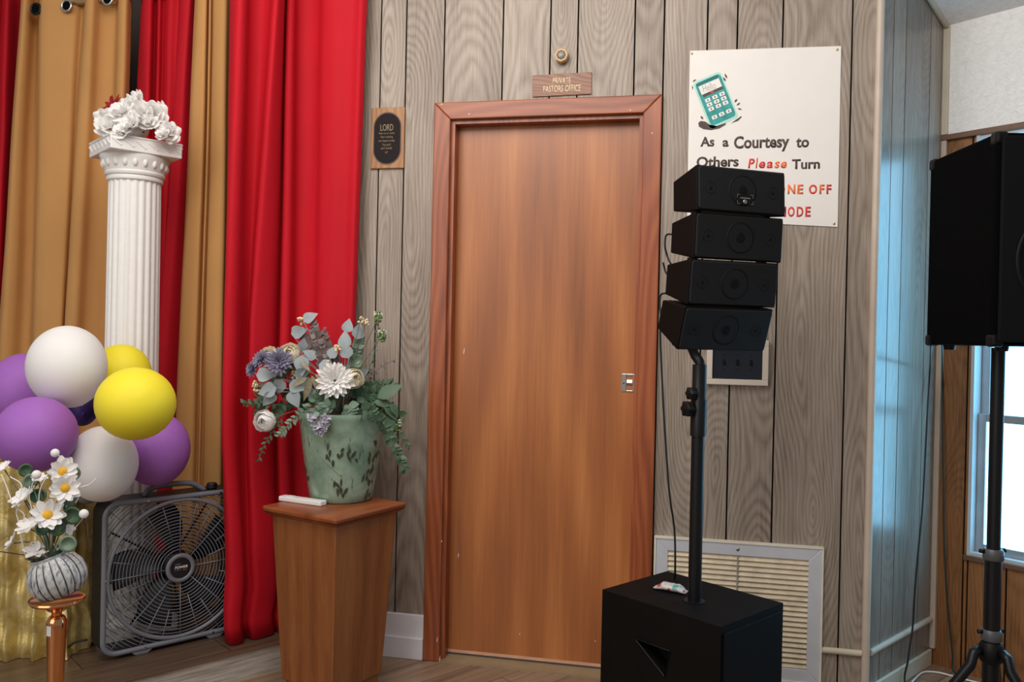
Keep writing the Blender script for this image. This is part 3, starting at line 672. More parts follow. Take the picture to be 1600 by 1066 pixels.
curtain('curtain', 'wide bright red curtain hanging between the fan and the door wall', [(a_, b_, d_, slant(b_)) for a_, b_, d_ in ((360, 354, 0.05), (366, 351, -0.01), (374, 357, -0.032), (384, 370, -0.03), (390, 380, 0.012), (408, 388, 0.030), (422, 391, 0.020), (428, 393, -0.020), (436, 402, -0.034), (444, 425, -0.022), (447, 437, 0.030), (451, 440, -0.022), (460, 452, -0.034), (466, 462, 0.004), (484, 478, 0.018), (498, 491, 0.012), (508, 500, -0.018), (530, 515, -0.026), (552, 535, -0.016), (564, 548, -0.022), (573.5, 556, 0.0))], -0.205, M['red'], 2.72, 0.104, noise_amp=0.004, seed=14, shape=red_shape, lean=-0.01, hold=0.0, calm=0.75)
# rod and eyelets of the tan curtain
rz = atY(104, 9, YC).z
rod = BM(); q0, q1 = Vector((atY(66, 12, YC).x, YC - 0.012, rz + 0.0)), Vector((-1.66, YC - 0.012, rz + 0.03)); tube(rod, [q0, q1], 0.011, 12)
tag(obj('curtain_rod', rod, mat('brass_rod', (176, 150, 110), 0.3, 0.7), smooth=True, sharp=0.8), 'slim brass rod carrying the tan curtain, top left', 'curtain rod')
for (px, py) in ((104, 9), (56, 14), (168, -1)):
    p = atY(px, py, YC - 0.04); b = BM(); pts = [(0.023*math.cos(i*PI/12), 0, 0.023*math.sin(i*PI/12)) for i in range(24)]
    tube(b, [Vector(p) + Vector(v) for v in pts], 0.005, 8, closed=True); er = obj('eyelet', b, M['chrome'] if px != 56 else M['black_metal'], tn, smooth=True)
    b = BM(); lathe(b, [(0.021, 0), (0.021, 0.004)], 24, WM(p.x, p.z, p.y + 0.003)); obj('eyelet_hole', b, M['groove'], er)

# ------------------------------------------------------------------ fluted column and the flowers on it
cpos = atD(207, 500, 3.15); cpos.z = ZS
colm = thing('fluted_column', 'tall white fluted column on the stage between tan and red curtains', 'column', cpos, ST)
def cob(name, b, smooth=True, sharp=0.6, **k): return obj(name, b, M['plaster'], colm, smooth=smooth, sharp=sharp, world=False, **k)
ztop = 1.237 + (atD(207, 225, 3.15).z - 1.237) - ZS
NF = 22
def flute(a, z): return 1 - 0.055*abs(math.sin(a*NF/2))**0.6*0 - 0.05*(0.5 + 0.5*math.cos(a*NF))**1.5
rs = 0.094
b = BM(); box(b, (-0.14, -0.14, 0), (0.14, 0.14, 0.06)); cob('plinth', b, False, bevel=0.004)
b = BM(); lathe(b, [(0.130, 0.06), (0.136, 0.075), (0.130, 0.092), (0.114, 0.100), (0.118, 0.115), (0.112, 0.125)], 48); cob('base_moulding', b)
zc = ztop - 0.055 - 0.095
b = BM(); prof = [(rs*1.04, 0.125)] + [(rs*(1.04 - 0.06*i/10), 0.13 + (zc - 0.135)*i/10) for i in range(11)] + [(rs*0.98, zc)]
lathe(b, prof, NF*8, mod=flute); cob('shaft', b, sharp=1.2)
b = BM(); lathe(b, [(rs*1.00, zc), (rs*1.05, zc + 0.004), (rs*1.06, zc + 0.012), (rs*1.02, zc + 0.018), (rs*1.10, zc + 0.022), (rs*1.13, zc + 0.030), (rs*1.10, zc + 0.036), (rs*1.16, zc + 0.050), (rs*1.24, zc + 0.075), (rs*1.30, zc + 0.088), (rs*1.31, zc + 0.0951)], 64)
cap_ = cob('capital', b)
b = BM()
for i in range(20):      # egg relief round the capital
    a = 2*PI*i/20; sphere(b, (rs*1.165*math.cos(a), rs*1.165*math.sin(a), zc + 0.064), 0.010, 8, 6, sc=(1, 1, 1.7))
obj('egg_relief', b, M['plaster'], cap_, smooth=True, world=False)
b = BM(); hb = 0.127; box(b, (-hb, -hb, zc + 0.095), (hb, hb, zc + 0.150)); ab = cob('abacus', b, False, bevel=0.003)
b = BM()
for side in range(4):
    R = Matrix.Rotation(side*PI/2, 4, 'Z')
    for i in range(6):
        x = -0.106 + i*0.0424; T_ = R @ Matrix.Translation((x, -hb - 0.0015, zc + 0.123)) @ Matrix.Rotation(-0.95, 4, 'Y')
        box(b, (-0.003, -0.002, -0.020), (0.003, 0.003, 0.020), T_)
    box(b, (-hb + 0.004, -hb - 0.003, zc + 0.143), (hb - 0.004, -hb + 0.001, zc + 0.149), R)
obj('relief', b, M['plaster'], ab, world=False)
# flower makers -------------------------------------------------------
def petal(bm, M_, length, width, cup=0.3, curl=0.3, nl=4, tip=1.0, notch=0.0):
    """petal in local space: grows along +x, faces +z"""
    rows = []
    for i in range(nl + 1):
        t = i/nl; wdt = width*(math.sin(PI*min(1, (t*0.80 + 0.10)))**0.65)*(1 if t < 1 else 0.55*tip); row = []
        for j in (-1, -0.5, 0, 0.5, 1):
            x = length*t*(1 - notch*(1 - abs(j))*(t > 0.99)); y = wdt*0.5*j
            z = cup*wdt*(abs(j)**2)*0.5 + curl*length*t*t
            row.append(bm.verts.new(M_ @ Vector((x, y, z))))
        rows.append(row)
    for A, B_ in zip(rows, rows[1:]):
        for j in range(4): bm.faces.new((A[j], A[j+1], B_[j+1], B_[j]))
def basis(n, spin=0.0):
    n = Vector(n).normalized(); x = n.orthogonal().normalized()
    return frame((0, 0, 0), x, n) @ Matrix.Rotation(spin, 4, 'Z')
def rosette(bm, c, n, r, rings, seed=0, wf=0.55, cup=0.35):
    rng = random.Random(seed); B_ = Matrix.Translation(c) @ basis(n, rng.random()*6)
    for (k, rr, tilt, cl) in rings:
        off = rng.random()*6
        for i in range(k):
            a = off + 2*PI*i/k + rng.uniform(-0.12, 0.12); tl = tilt + rng.uniform(-0.12, 0.12)
            L_ = r*rr*rng.uniform(0.9, 1.08)
            petal(bm, B_ @ Matrix.Rotation(a, 4, 'Z') @ Matrix.Translation((r*0.05, 0, 0)) @ Matrix.Rotation(-tl, 4, 'Y'), L_, L_*wf, cup, cl)
def ruffle(bm, c, n, r, seed=0):
    rosette(bm, c, n, r, [(7, 1.0, 0.15, 0.10), (7, 0.95, 0.45, 0.2), (6, 0.85, 0.8, 0.2), (5, 0.68, 1.1, 0.1), (4, 0.5, 1.4, 0.0)], seed, 0.85, -0.35)
def peony(bm, c, n, r, seed=0):
    """ball-shaped bloom of overlapping cupped petals; opening faces n"""
    rng = random.Random(seed); B_ = Matrix.Translation(c) @ basis(n, rng.random()*6)
    for ly, (k, rad, top, span) in enumerate(((5, 1.0, 1.15, 1.0), (5, 0.90, 0.80, 1.0), (4, 0.76, 0.50, 1.1), (4, 0.58, 0.32, 1.2), (3, 0.36, 0.2, 1.4))):
        off = rng.random()*6
        for i in range(k):
            a0 = off + 2*PI*i/k; R_ = r*rad*rng.uniform(0.95, 1.05); rows = []
            th1 = top + rng.uniform(-0.12, 0.12)
            for u in range(6):
                f = u/5; th = 2.75 + (th1 - 2.75)*f; row = []; fl_ = 1 + 0.16*max(0, f - 0.75)*4*(0.6 if ly < 2 else 0.3)
                for v in range(7):
                    w_ = -1 + v/3; aa = a0 + w_*span*0.75*(0.35 + 0.65*math.sin(min(1, f + 0.12)*PI*0.62))
                    q = R_*fl_*(1 + 0.03*math.sin(v*2.1 + i)); dip = 0.10*abs(w_)**3*f
                    t_ = th + dip*1.2
                    row.append(bm.verts.new(B_ @ Vector((q*math.sin(t_)*math.cos(aa), q*math.sin(t_)*math.sin(aa), q*math.cos(t_)))))
                rows.append(row)
            for A, C_ in zip(rows, rows[1:]):
                for j in range(6): bm.faces.new((A[j], A[j+1], C_[j+1], C_[j]))
def dahlia(bm, c, n, r, seed=0, k=14):
    rosette(bm, c, n, r, [(k, 1.0, 0.02, 0.02), (k, 0.97, 0.28, 0.05), (k, 0.9, 0.52, 0.0), (k - 2, 0.8, 0.78, 0.0), (k - 5, 0.66, 1.05, -0.05), (7, 0.52, 1.3, -0.1)], seed, 0.32, 0.5)
def leaf_(bm, base, d, nrm, L_, W_, curl=-0.15, heart=False):
    d = Vector(d).normalized(); nrm = Vector(nrm); nrm = (nrm - d*nrm.dot(d))
    if nrm.length < 1e-4: nrm = d.orthogonal()
    Mx = frame(base, d, nrm.normalized()); rows = []; n = 6
    for i in range(n + 1):
        t = i/n
        wv = (math.sin(PI*(t**0.62))*0.98 + 0.02) if heart else (math.sin(PI*t**0.8)*0.97 + 0.03)
        row = []
        for j in (-1, 0, 1): row.append(bm.verts.new(Mx @ Vector((L_*t, W_*0.5*wv*j, 0.10*W_*abs(j)*wv + curl*L_*t*t))))
        rows.append(row)
    for A, B_ in zip(rows, rows[1:]):
        for j in range(2): bm.faces.new((A[j], A[j+1], B_[j+1], B_[j]))
def thin(m, k=0.4):
    t = m.node_tree; o = [n for n in t.nodes if n.type == 'OUTPUT_MATERIAL'][0]; b = t.nodes['Principled BSDF']
    tr = t.nodes.new('ShaderNodeBsdfTranslucent'); mx = t.nodes.new('ShaderNodeMixShader'); mx.inputs[0].default_value = k
    t.links.new(b.inputs['Base Color'].links[0].from_socket, tr.inputs['Color']); t.links.new(b.outputs[0], mx.inputs[1]); t.links.new(tr.outputs[0], mx.inputs[2]); t.links.new(mx.outputs[0], o.inputs[0])
M['petal_white'] = mat('white_petal', (250, 248, 246), 0.6, var=0.03); M['petal_cream'] = mat('cream_petal', (250, 242, 222), 0.6, var=0.06)
M['petal_blue'] = mat('slate_blue_petal', (150, 146, 170), 0.6, var=0.2, scale=60); M['petal_red'] = mat('crimson_petal', (160, 14, 28), 0.6, var=0.15)
M['petal_pink'] = mat('shell_petal', (226, 196, 172), 0.6, var=0.1); M['yellow_center'] = mat('yellow_centre', (236, 178, 44), 0.8, var=0.12, bump=0.6, bscale=500)
M['leaf_dark'] = mat('dark_green_leaf', (56, 84, 58), 0.5, var=0.2, scale=30); M['leaf_mid'] = mat('mid_green_leaf', (80, 106, 80), 0.5, var=0.2, scale=30)
M['leaf_sage'] = mat('sage_leaf', (120, 142, 122), 0.55, var=0.15, scale=30); M['leaf_grey'] = mat('silver_leaf', (158, 170, 174), 0.55, var=0.12, scale=30)
M['leaf_rust'] = mat('dusky_leaf', (112, 98, 96), 0.55, var=0.2, scale=30); M['leaf_pink'] = mat('striped_leaf', (140, 130, 104), 0.5, var=0.3, scale=80)
for k_ in ('petal_white', 'petal_cream', 'petal_blue', 'petal_red', 'petal_pink'): thin(M[k_], 0.22)
for k_ in ('leaf_sage', 'leaf_grey', 'leaf_mid'): thin(M[k_], 0.15)
M['lavender'] = mat('lavender_floret', (180, 176, 188), 0.6, var=0.12); M['stem'] = mat('green_stem', (92, 92, 62), 0.6); M['berry'] = mat('cream_berry', (222, 204, 164), 0.5, var=0.1); M['bud_green'] = mat('bud_green', (104, 132, 78), 0.5, var=0.25, scale=80)
# bouquet on the column
ctop = Wm(colm) @ Vector((0, 0, zc + 0.150))
vb = thing('flower_vase', 'round white vase of white silk flowers with a red poinsettia on column top', 'flower arrangement', ctop)
b = BM(); vc = ctop + Vector((0.01, -0.055, 0)); lathe(b, [(0.03, 0.0), (0.045, 0.006), (0.066, 0.03), (0.072, 0.052), (0.064, 0.078), (0.042, 0.098), (0.03, 0.104), (0.026, 0.098)], 32, Matrix.Translation(vc)); obj('vase', b, M['plaster'], vb, smooth=True)
vd = (ctop - CAM).dot(fw) - 0.10
for i, (px, py, r, dz) in enumerate(((190, 178, 17, 0), (172, 200, 19, 0.0), (205, 168, 16, 0.02), (222, 181, 19, 0), (240, 180, 19, 0.02), (207, 196, 15, -0.05), (193, 207, 14, -0.04), (233, 192, 13, -0.01), (214, 158, 14, 0.05), (164, 186, 14, 0.03), (265, 207, 15, 0.02), (250, 175, 14, 0.06), (255, 211, 10, -0.01))):
    c = atD(px, py, vd + dz); b = BM(); ruffle(b, c, (0.4*math.sin(i*2.1), -0.9, 0.3 + 0.35*math.cos(i)), r*vd/F_PX*1.25, 30 + i); f = obj('flower', b, M['petal_white'], vb, smooth=True)
for i, (px, py, r) in enumerate(((177, 166, 22), (159, 188, 16))):
    c = atD(px, py, vd + 0.07); b = BM(); rosette(b, c, (-0.35, -0.8, 0.4), r*vd/F_PX, [(7, 1.0, 0.1, 0.1), (5, 0.7, 0.5, 0.1)], 70 + i, 0.4, 0.2); obj('poinsettia', b, M['petal_red'], vb, smooth=True)
b = BM(); rng = random.Random(9)
for i in range(16):
    c = atD(rng.uniform(195, 262), rng.uniform(185, 206), vd + 0.04); leaf_(b, c, (rng.uniform(-1, 1), -0.4, rng.uniform(-0.8, 0.5)), (0, -1, 0.4), 0.045, 0.025)
obj('foliage', b, M['leaf_dark'], vb, smooth=True)
b = BM()
for (px, py) in ((190, 178), (222, 181), (240, 180), (265, 207), (177, 166), (207, 168)):
    tube(b, spline([vc + Vector((0, 0, 0.095)), vc + Vector((0, 0.01, 0.125)), atD(px, py, vd + 0.03)], 5), 0.0022, 6)
obj('stems', b, M['stem'], vb)

# ------------------------------------------------------------------ box fan
uf = Vector((math.cos(ST), math.sin(ST), 0)); bf = Vector((-math.sin(ST), math.cos(ST), 0))
FW = 0.53
fl = atZ(171, 1029, ZS + 0.012); fc = fl + uf*(FW/2 - 0.028); fc.z = ZS + 0.014 + FW/2
Mf = Matrix(((uf.x, 0, -bf.x, fc.x), (uf.y, 0, -bf.y, fc.y), (0, 1, 0, fc.z), (0, 0, 0, 1)))     # x along face, y up, z towards the viewer
fan = thing('box_fan', 'black and grey box fan standing on the stage beside the red curtain', 'fan', mtx=Mf @ Matrix.Translation((0, -FW/2 - 0.014, 0)))
def fob(name, b, m, parent=None, **k): b.transform(Mf); return obj(name, b, m, parent or fan, **k)
FD = 0.115
b = BM(); o_ = rrect(FW, FW, 0.05, 8); i_ = rrect(FW - 0.02, FW - 0.02, 0.045, 8); n = len(o_)
va = [[b.verts.new((p[0], p[1], z)) for p in pp] for pp, z in ((o_, -0.012), (o_, -FD), (i_, -FD), (i_, -0.012))]
for A, B_ in zip(va, va[1:] + va[:1]):
    for j in range(n): b.faces.new((A[j], A[(j+1) % n], B_[(j+1) % n], B_[j]))
fob('housing', b, M['fan_black'], smooth=True, sharp=0.6)
b = BM(); tube(b, [(p[0], p[1], -0.004) for p in rrect(FW - 0.014, FW - 0.014, 0.046, 8)], 0.0095, 8, closed=True); fob('front_rim', b, M['fan_grey'], smooth=True)
grl = BM()
RC = 0.246
tube(grl, [(RC*math.cos(2*PI*i/96), RC*math.sin(2*PI*i/96), -0.004) for i in range(96)], 0.0075, 8, closed=True)
lim = FW/2 - 0.012
def inside(x, y):
    x, y = abs(x), abs(y); k = lim - 0.04
    if x > lim or y > lim: return False
    return not (x > k and y > k and math.hypot(x - k, y - k) > 0.04)
def ringtube(bm, r, z, rad, nn=96, side=5):
    pts = [(r*math.cos(2*PI*i/nn), r*math.sin(2*PI*i/nn)) for i in range(nn)]
    if all(inside(*p) for p in pts): tube(bm, [(x, y, z) for x, y in pts], rad, side, closed=True); return
    run = []; runs = []
    for i in range(nn + nn//4):
        p = pts[i % nn]
        if inside(*p): run.append((p[0], p[1], z))
        else:
            if len(run) > 2: runs.append(run)
            run = []
        if i >= nn and not run: break
    seen = set()
    for rn in runs:
        key = tuple(round(v, 4) for v in rn[-1])
        if key in seen: continue
        seen.add(key); tube(bm, rn, rad, side)
nr = 15; 
for i in range(nr):
    r = 0.066 + (RC - 0.080)*i/(nr - 1); ringtube(grl, r, -0.006 - 0.006*(1 - ((r - 0.06)/0.19)), 0.0017)
for i in range(7): ringtube(grl, RC + 0.015 + i*0.0118, -0.006, 0.0016)
for k in range(24):
    a = 2*PI*k/24 + 0.02; r0 = 0.05 if k % 3 == 0 else (0.105 if k % 3 == 1 else 0.15)
    r1 = RC
    while inside((r1 + 0.01)*math.cos(a), (r1 + 0.01)*math.sin(a)) and r1 < 0.345: r1 += 0.01
    tube(grl, [(r0*math.cos(a), r0*math.sin(a), -0.008), (r1*math.cos(a), r1*math.sin(a), -0.006)], 0.0019, 5)
fob('front_grille', grl, M['fan_grey'], smooth=True)
b = BM(); lathe(b, [(0.036, -0.012), (0.051, -0.012), (0.053, -0.004), (0.049, 0.0), (0.040, 0.001), (0.037, -0.003)], 48, cap=False); hub = fob('hub_ring', b, M['fan_grey'], smooth=True)
b = BM(); lathe(b, [(0.039, -0.012), (0.039, -0.004), (0.02, -0.0035), (0.0, -0.0034)], 40); cap2 = fob('hub_badge', b, M['fan_black'], hub, smooth=True, sharp=0.6)
b = BM(); text_fit(b, 'POWER', -0.022, 0.025, -0.002, 0.008, Matrix.Translation((0, 0, -0.0033)), 0.0005, 0.03, 0.3); fob('lettering', b, M['white_plastic'], hub)
b = BM(); text_fit(b, 'PLUS', 0.008, 0.022, -0.010, -0.006, Matrix.Translation((0, 0, -0.0033)), 0.0005, 0.02, 0.3); fob('lettering', b, M['ink_red'], hub)
b = BM(); box(b, (-0.022, -0.007, -0.0033), (0.001, -0.0055, -0.0028)); box(b, (-0.020, 0.0135, -0.0033), (0.000, 0.0160, -0.0028)); fob('badge_line', b, M['fan_grey'], hub)
for k in range(5):
    b = BM(); rows = []; a0 = 2*PI*k/5 + 0.30
    for i in range(9):
        t = i/8; r = 0.045 + 0.175*t; row = []; half = 0.30 + 0.10*math.sin(PI*t)
        for j in range(7):
            s = -1 + 2*j/6; a = a0 + 0.30*t + s*half*(1 - 0.10*t); row.append(b.verts.new((r*math.cos(a), r*math.sin(a), -0.058 + 0.026*s*(1 - 0.4*t))))
        rows.append(row)
    for A, B_ in zip(rows, rows[1:]):
        for j in range(6): b.faces.new((A[j], A[j+1], B_[j+1], B_[j]))
    bl = fob('blade', b, M['fan_blade'], smooth=True); sd = bl.modifiers.new('thickness', 'SOLIDIFY'); sd.thickness = 0.002
b = BM(); lathe(b, [(0.05, -0.075), (0.05, -0.035), (0.045, -0.030)], 32); lathe(b, [(0.055, -0.108), (0.055, -0.08)], 32); fob('motor', b, M['fan_black'], smooth=True, sharp=0.6)
b = BM()
for i in range(14): ringtube(b, 0.06 + i*0.021, -FD + 0.006, 0.0012)
for k in range(8):
    a = 2*PI*k/8 + 0.2; tube(b, [(0.05*math.cos(a), 0.05*math.sin(a), -FD + 0.006), (0.25*math.cos(a), 0.25*math.sin(a), -FD + 0.006)], 0.004, 5)
fob('rear_grille', b, M['fan_black'], smooth=True)
b = BM(); hy = FW/2
tube(b, spline([(-0.115, hy - 0.002, -0.055), (-0.10, hy + 0.020, -0.055), (-0.06, hy + 0.030, -0.055), (0.0, hy + 0.032, -0.055), (0.05, hy + 0.028, -0.055), (0.09, hy + 0.006, -0.055), (0.10, hy - 0.002, -0.055)], 5), 0.010, 8); fob('carry_handle', b, M['fan_grey'], smooth=True)
b = BM(); lathe(b, [(0.016, 0), (0.020, 0.004), (0.019, 0.018), (0.015, 0.022)], 16, Matrix.Translation((0.13, hy, -0.055)) @ Matrix.Rotation(-PI/2, 4, 'X')); fob('speed_knob', b, M['fan_black'], smooth=True, sharp=0.7)
for x in (-0.13, 0.13):
    b = BM(); prism(b, [(x - 0.045, -FW/2 + 0.006), (x - 0.02, -FW/2 - 0.014), (x + 0.02, -FW/2 - 0.014), (x + 0.045, -FW/2 + 0.006)], -FD, 0.002); fob('foot', b, M['fan_grey'], bevel=0.003)
for (x, y) in ((-0.255, 0.0), (-0.12, -0.257), (0.12, -0.257), (-0.12, 0.257), (0.14, 0.257)):
    b = BM(); lathe(b, [(0.004, 0.004), (0.004, 0.0065)], 10, Matrix.Translation((x, y, 0))); fob('screw', b, M['chrome'])
b = BM(); bp = Mf @ Vector((-0.27, -0.22, -0.08)); tube(b, spline([bp + Vector((-0.02, 0, 0)), bp + Vector((-0.06, -0.02, -0.01)), Vector((bp.x - 0.10, bp.y - 0.03, ZS + 0.006)), Vector((bp.x - 0.16, bp.y + 0.10, ZS + 0.006)), Vector((bp.x - 0.14, bp.y + 0.40, ZS + 0.006))], 6), 0.004, 6)
tag(obj('fan_cord', b, M['cable'], smooth=True), 'black power cord of the box fan lying on the stage', 'cord')

# ------------------------------------------------------------------ gold draped table, balloons
def gold_mat():
    t = NT('gold_lame'); k = t.coord(); n1 = t.noise(k, 14, 3, 0.6, 1.0); n2 = t.noise(k, 260, 2)
    t.l(t.ramp(n1, [(0.3, lin((190, 160, 84))), (0.7, lin((238, 220, 156)))]), t.b.inputs['Base Color'])
    t.b.inputs['Metallic'].default_value = 0.6; t.b.inputs['Roughness'].default_value = 0.38
    t.bump(t.math('ADD', n1, t.math('MULTIPLY', n2, 0.3)), 0.5, 0.006); return t.m
M['gold'] = gold_mat()
tr_ = atZ(112, 1026, ZS)                                    # right front corner of the drape on the stage
tz = 0.775
tdir = -(uf*0.95 + Vector((0.31, 0, 0))).normalized()        # front runs off to the left
tdir = Vector((-0.93, -0.36, 0)).normalized(); tb_ = Vector((-tdir.y, tdir.x, 0)); 
if tb_.y < 0: tb_ = -tb_
dt = thing('draped_table', 'low table under crinkled gold cloth at left edge below the balloons', 'table', tr_)
b = BM(); c1 = tr_ + tdir*0.06 + tb_*0.05
for (s, t_) in ((0, 0), (0.75, 0), (0, 0.26), (0.75, 0.26)):
    p = c1 + tdir*s + tb_*t_; tube(b, [(p.x, p.y, ZS), (p.x, p.y, tz - 0.02)], 0.015, 8)
obj('table_legs', b, M['black_metal'], dt)
b = BM(); c2 = tr_ + tdir*0.03 + tb_*0.02; q = [c2, c2 + tdir*0.8, c2 + tdir*0.8 + tb_*0.3, c2 + tb_*0.3]
prism(b, [(p.x, p.y) for p in q], tz - 0.02, tz - 0.003); obj('tabletop', b, M['black_plastic'], dt)
b = BM(); path = []; rng = random.Random(2)
corners = [tr_ + tb_*0.32 + tdir*0.0, tr_ + tb_*0.02, tr_ + tdir*0.03, tr_ + tdir*0.85]
nseg = 170; lens = [(corners[i+1] - corners[i]).length for i in range(3)]; tot = sum(lens)
for i in range(nseg + 1):
    s = tot*i/nseg; k = 0
    while k < 2 and s > lens[k]: s -= lens[k]; k += 1
    p = corners[k].lerp(corners[k+1], min(1, s/lens[k])); dd = (corners[k+1] - corners[k]).normalized(); path.append((p, Vector((dd.y, -dd.x, 0))))
sg_ = 1 if path[-1][1].dot(Vector((0, -1, 0))) > 0 else -1
rows = []
for zi in range(45):
    f = zi/44; row = []
    for i, (p, nn) in enumerate(path):
        s = tot*i/nseg; amp = 0.006 + 0.030*f**0.7
        wv = math.sin(s*62 + 1.2*math.sin(s*17)) + 0.4*math.sin(s*150 + f*2); cr = noise.noise((s*14, f*9, 3.1))*0.022*f
        q = p + nn*sg_*(amp*wv*0.55 + cr + 0.018*f); z = tz - (tz - ZS - 0.003)*f
        row.append(b.verts.new((q.x, q.y, z)))
    rows.append(row)
for A, B_ in zip(rows, rows[1:]):
    for j in range(nseg): b.faces.new((A[j], A[j+1], B_[j+1], B_[j]))
qq = [corners[0], corners[1] + (corners[2] - corners[1])*0.5, corners[3], corners[3] + tb_*0.32]
top = [b.verts.new((p.x, p.y, tz + 0.001)) for p in qq]; b.faces.new(top)
clo = obj('tablecloth', b, M['gold'], dt, smooth=True, sharp=1.2)
def balloon(label, px, py, rpx, ry, D, m, knot=(0, 0, -1), group='balloon cluster'):
    c = atD(px, py, D); rpx *= 0.90; r = rpx*D/F_PX; k = Vector(knot).normalized()
    o = thing('balloon', label, 'balloon', c, 0, group); b = BM()
    prof = []
    for i in range(25):
        a = PI*i/24; z = -math.cos(a); rr = math.sin(a)
        taper = 1.0 - 0.05*max(0, z)**2
        prof.append((r*rr*taper, r*z*(1.0 + (0.10*max(0, z)**4))))
    Q = Matrix.Translation(c) @ k.to_track_quat('Z', 'Y').to_matrix().to_4x4()
    lathe(b, prof[1:-1], 36, Matrix.Scale(ry/rpx, 4, (0, 0, 1)) if False else None)
    for v in b.verts: v.co = Q @ v.co
    for v in b.verts: v.co.z = c.z + (v.co.z - c.z)*(ry/rpx)
    obj('body', b, m, o, smooth=True)
    b = BM(); lathe(b, [(0.004, 0.0), (0.006, 0.004), (0.004, 0.009), (0.010, 0.016), (0.011, 0.018)], 12, Q @ Matrix.Translation((0, 0, r*1.085*(ry/rpx if abs(k.z) > 0.7 else 1)))); obj('knot', b, m, o, smooth=True)
    return o
cc = atD(135, 655, 2.86)
def kn_(px, py, D): return cc - atD(px, py, D)
for (lb, px, py, rx, ry, D, m) in (
    ('large white balloon at the top of the cluster', 105, 573, 64, 64, 2.72, 'b_white'),
    ('large yellow balloon in front of the white column', 212, 631, 66, 57, 2.57, 'b_yellow'),
    ('yellow balloon half hidden behind the white and the front yellow one', 190, 586, 49, 48, 2.91, 'b_yellow'),
    ('purple balloon cut by left edge, upper, behind the white one', 40, 614, 62, 62, 2.92, 'b_purple'),
    ('purple balloon directly above the daisies at lower left', 57, 679, 66, 59, 2.58, 'b_purple'),
    ('lower white balloon beside the fan and daisies', 160, 725, 58, 59, 2.73, 'b_white'),
    ('purple balloon at right resting behind yellow one above the fan', 244, 702, 56, 57, 2.93, 'b_purple'),
    ('dark indigo balloon glimpsed in the gap between the others', 128, 640, 26, 26, 2.98, 'b_indigo'),
    ('grey balloon peeking out beneath the lower white balloon', 138, 762, 26, 25, 2.90, 'b_grey')):
    balloon(lb, px, py, rx, ry, D, M[m], kn_(px, py, D))

# ------------------------------------------------------------------ rose gold stand with pleated vase of daisies
sd_ = 2.15
pc_ = atD(89, 936, sd_); sb = Vector((pc_.x, pc_.y, 0.0))
std = thing('flower_stand', 'rose gold trumpet stand with price sticker carrying the pleated vase', 'plant stand', sb)
b = BM(); Zp = pc_.z; Mst = Matrix.Translation((pc_.x, pc_.y, 0))
lathe(b, [(0.085, 0.0), (0.085, 0.008), (0.03, 0.02), (0.014, 0.05), (0.013, 0.16), (0.016, 0.22), (0.020, 0.30), (0.0235, Zp - 0.075), (0.0245, Zp - 0.058), (0.019, Zp - 0.046), (0.013, Zp - 0.041)], 40, Mst); obj('stem', b, M['rose_gold'], std, smooth=True, sharp=0.9)
b = BM(); lathe(b, [(0.012, Zp - 0.041), (0.012, Zp - 0.034), (0.022, Zp - 0.028), (0.028, Zp - 0.018), (0.062, Zp - 0.008), (0.067, Zp - 0.002), (0.065, Zp + 0.002), (0.060, Zp - 0.003), (0.0, Zp - 0.004)], 48, Mst); obj('dish', b, M['rose_gold'], std, smooth=True, sharp=0.9)
b = BM(); tg = atD(80, 984, sd_); rr = 0.0248
for a0 in (-1.98,):
    for i in range(6):
        a = a0 + i*0.10; a1 = a + 0.10; zt_, zb_ = Zp - 0.063, Zp - 0.089
        vs = [b.verts.new((pc_.x + rr*math.cos(q), pc_.y + rr*math.sin(q), z)) for q, z in ((a, zb_), (a1, zb_), (a1, zt_), (a, zt_))]; b.faces.new(vs)
obj('price_sticker', b, M['white_plastic'], std)
vm = thing('pleated_vase', 'grey pleated ceramic vase of silk daisies tilting on the rose gold stand', 'vase', (pc_.x, pc_.y, Zp))
def ceramic():
    t = NT('crackled_grey_glaze'); k = t.coord(); n1 = t.noise(t.mapping(k, (160, 160, 40)), 1.0, 4, 0.6); n2 = t.noise(k, 300, 2)
    t.l(t.ramp(n1, [(0.34, lin((110, 110, 122))), (0.46, lin((176, 178, 178))), (0.7, lin((204, 206, 202)))]), t.b.inputs['Base Color'])
    t.b.inputs['Roughness'].default_value = 0.35; return t.m
M['ceramic'] = ceramic()
tilt = Matrix.Translation((pc_.x + 0.021, pc_.y, Zp + 0.013)) @ Matrix.Rotation(-0.30, 4, Vector((math.sin(YAW)*-1, math.cos(YAW), 0))) @ Matrix.Rotation(0.10, 4, 'X')
NP = 20
b = BM(); vp = [(0.030, 0.0), (0.052, 0.006), (0.066, 0.025), (0.071, 0.048), (0.067, 0.072), (0.056, 0.092), (0.045, 0.103), (0.047, 0.109), (0.043, 0.110), (0.040, 0.103)]
def pleat(a, z): return 1 - 0.06*(abs(math.cos(a*NP/2))**10)*(1.0 if 0.004 < z < 0.1 else 0.2)
lathe(b, vp, NP*10, tilt, pleat); vs_ = obj('vase', b, M['ceramic'], vm, smooth=True, sharp=1.0)
b = BM(); prr = vp[:8]
for i in range(NP):
    a = 2*PI*(i + 0.0)/NP; pts = []
    for (r, z) in prr[:7]: pts.append(tilt @ Vector((r*0.953*math.cos(a), r*0.953*math.sin(a), z)))
    tube(b, spline(pts, 4), 0.0010, 5)
obj('groove_line', b, mat('groove_indigo', (44, 42, 60), 0.5), vs_)
b = BM(); lathe(b, [(0.040, 0.100), (0.0, 0.102)], 24, tilt); obj('soil', b, M['leaf_dark'], vm)
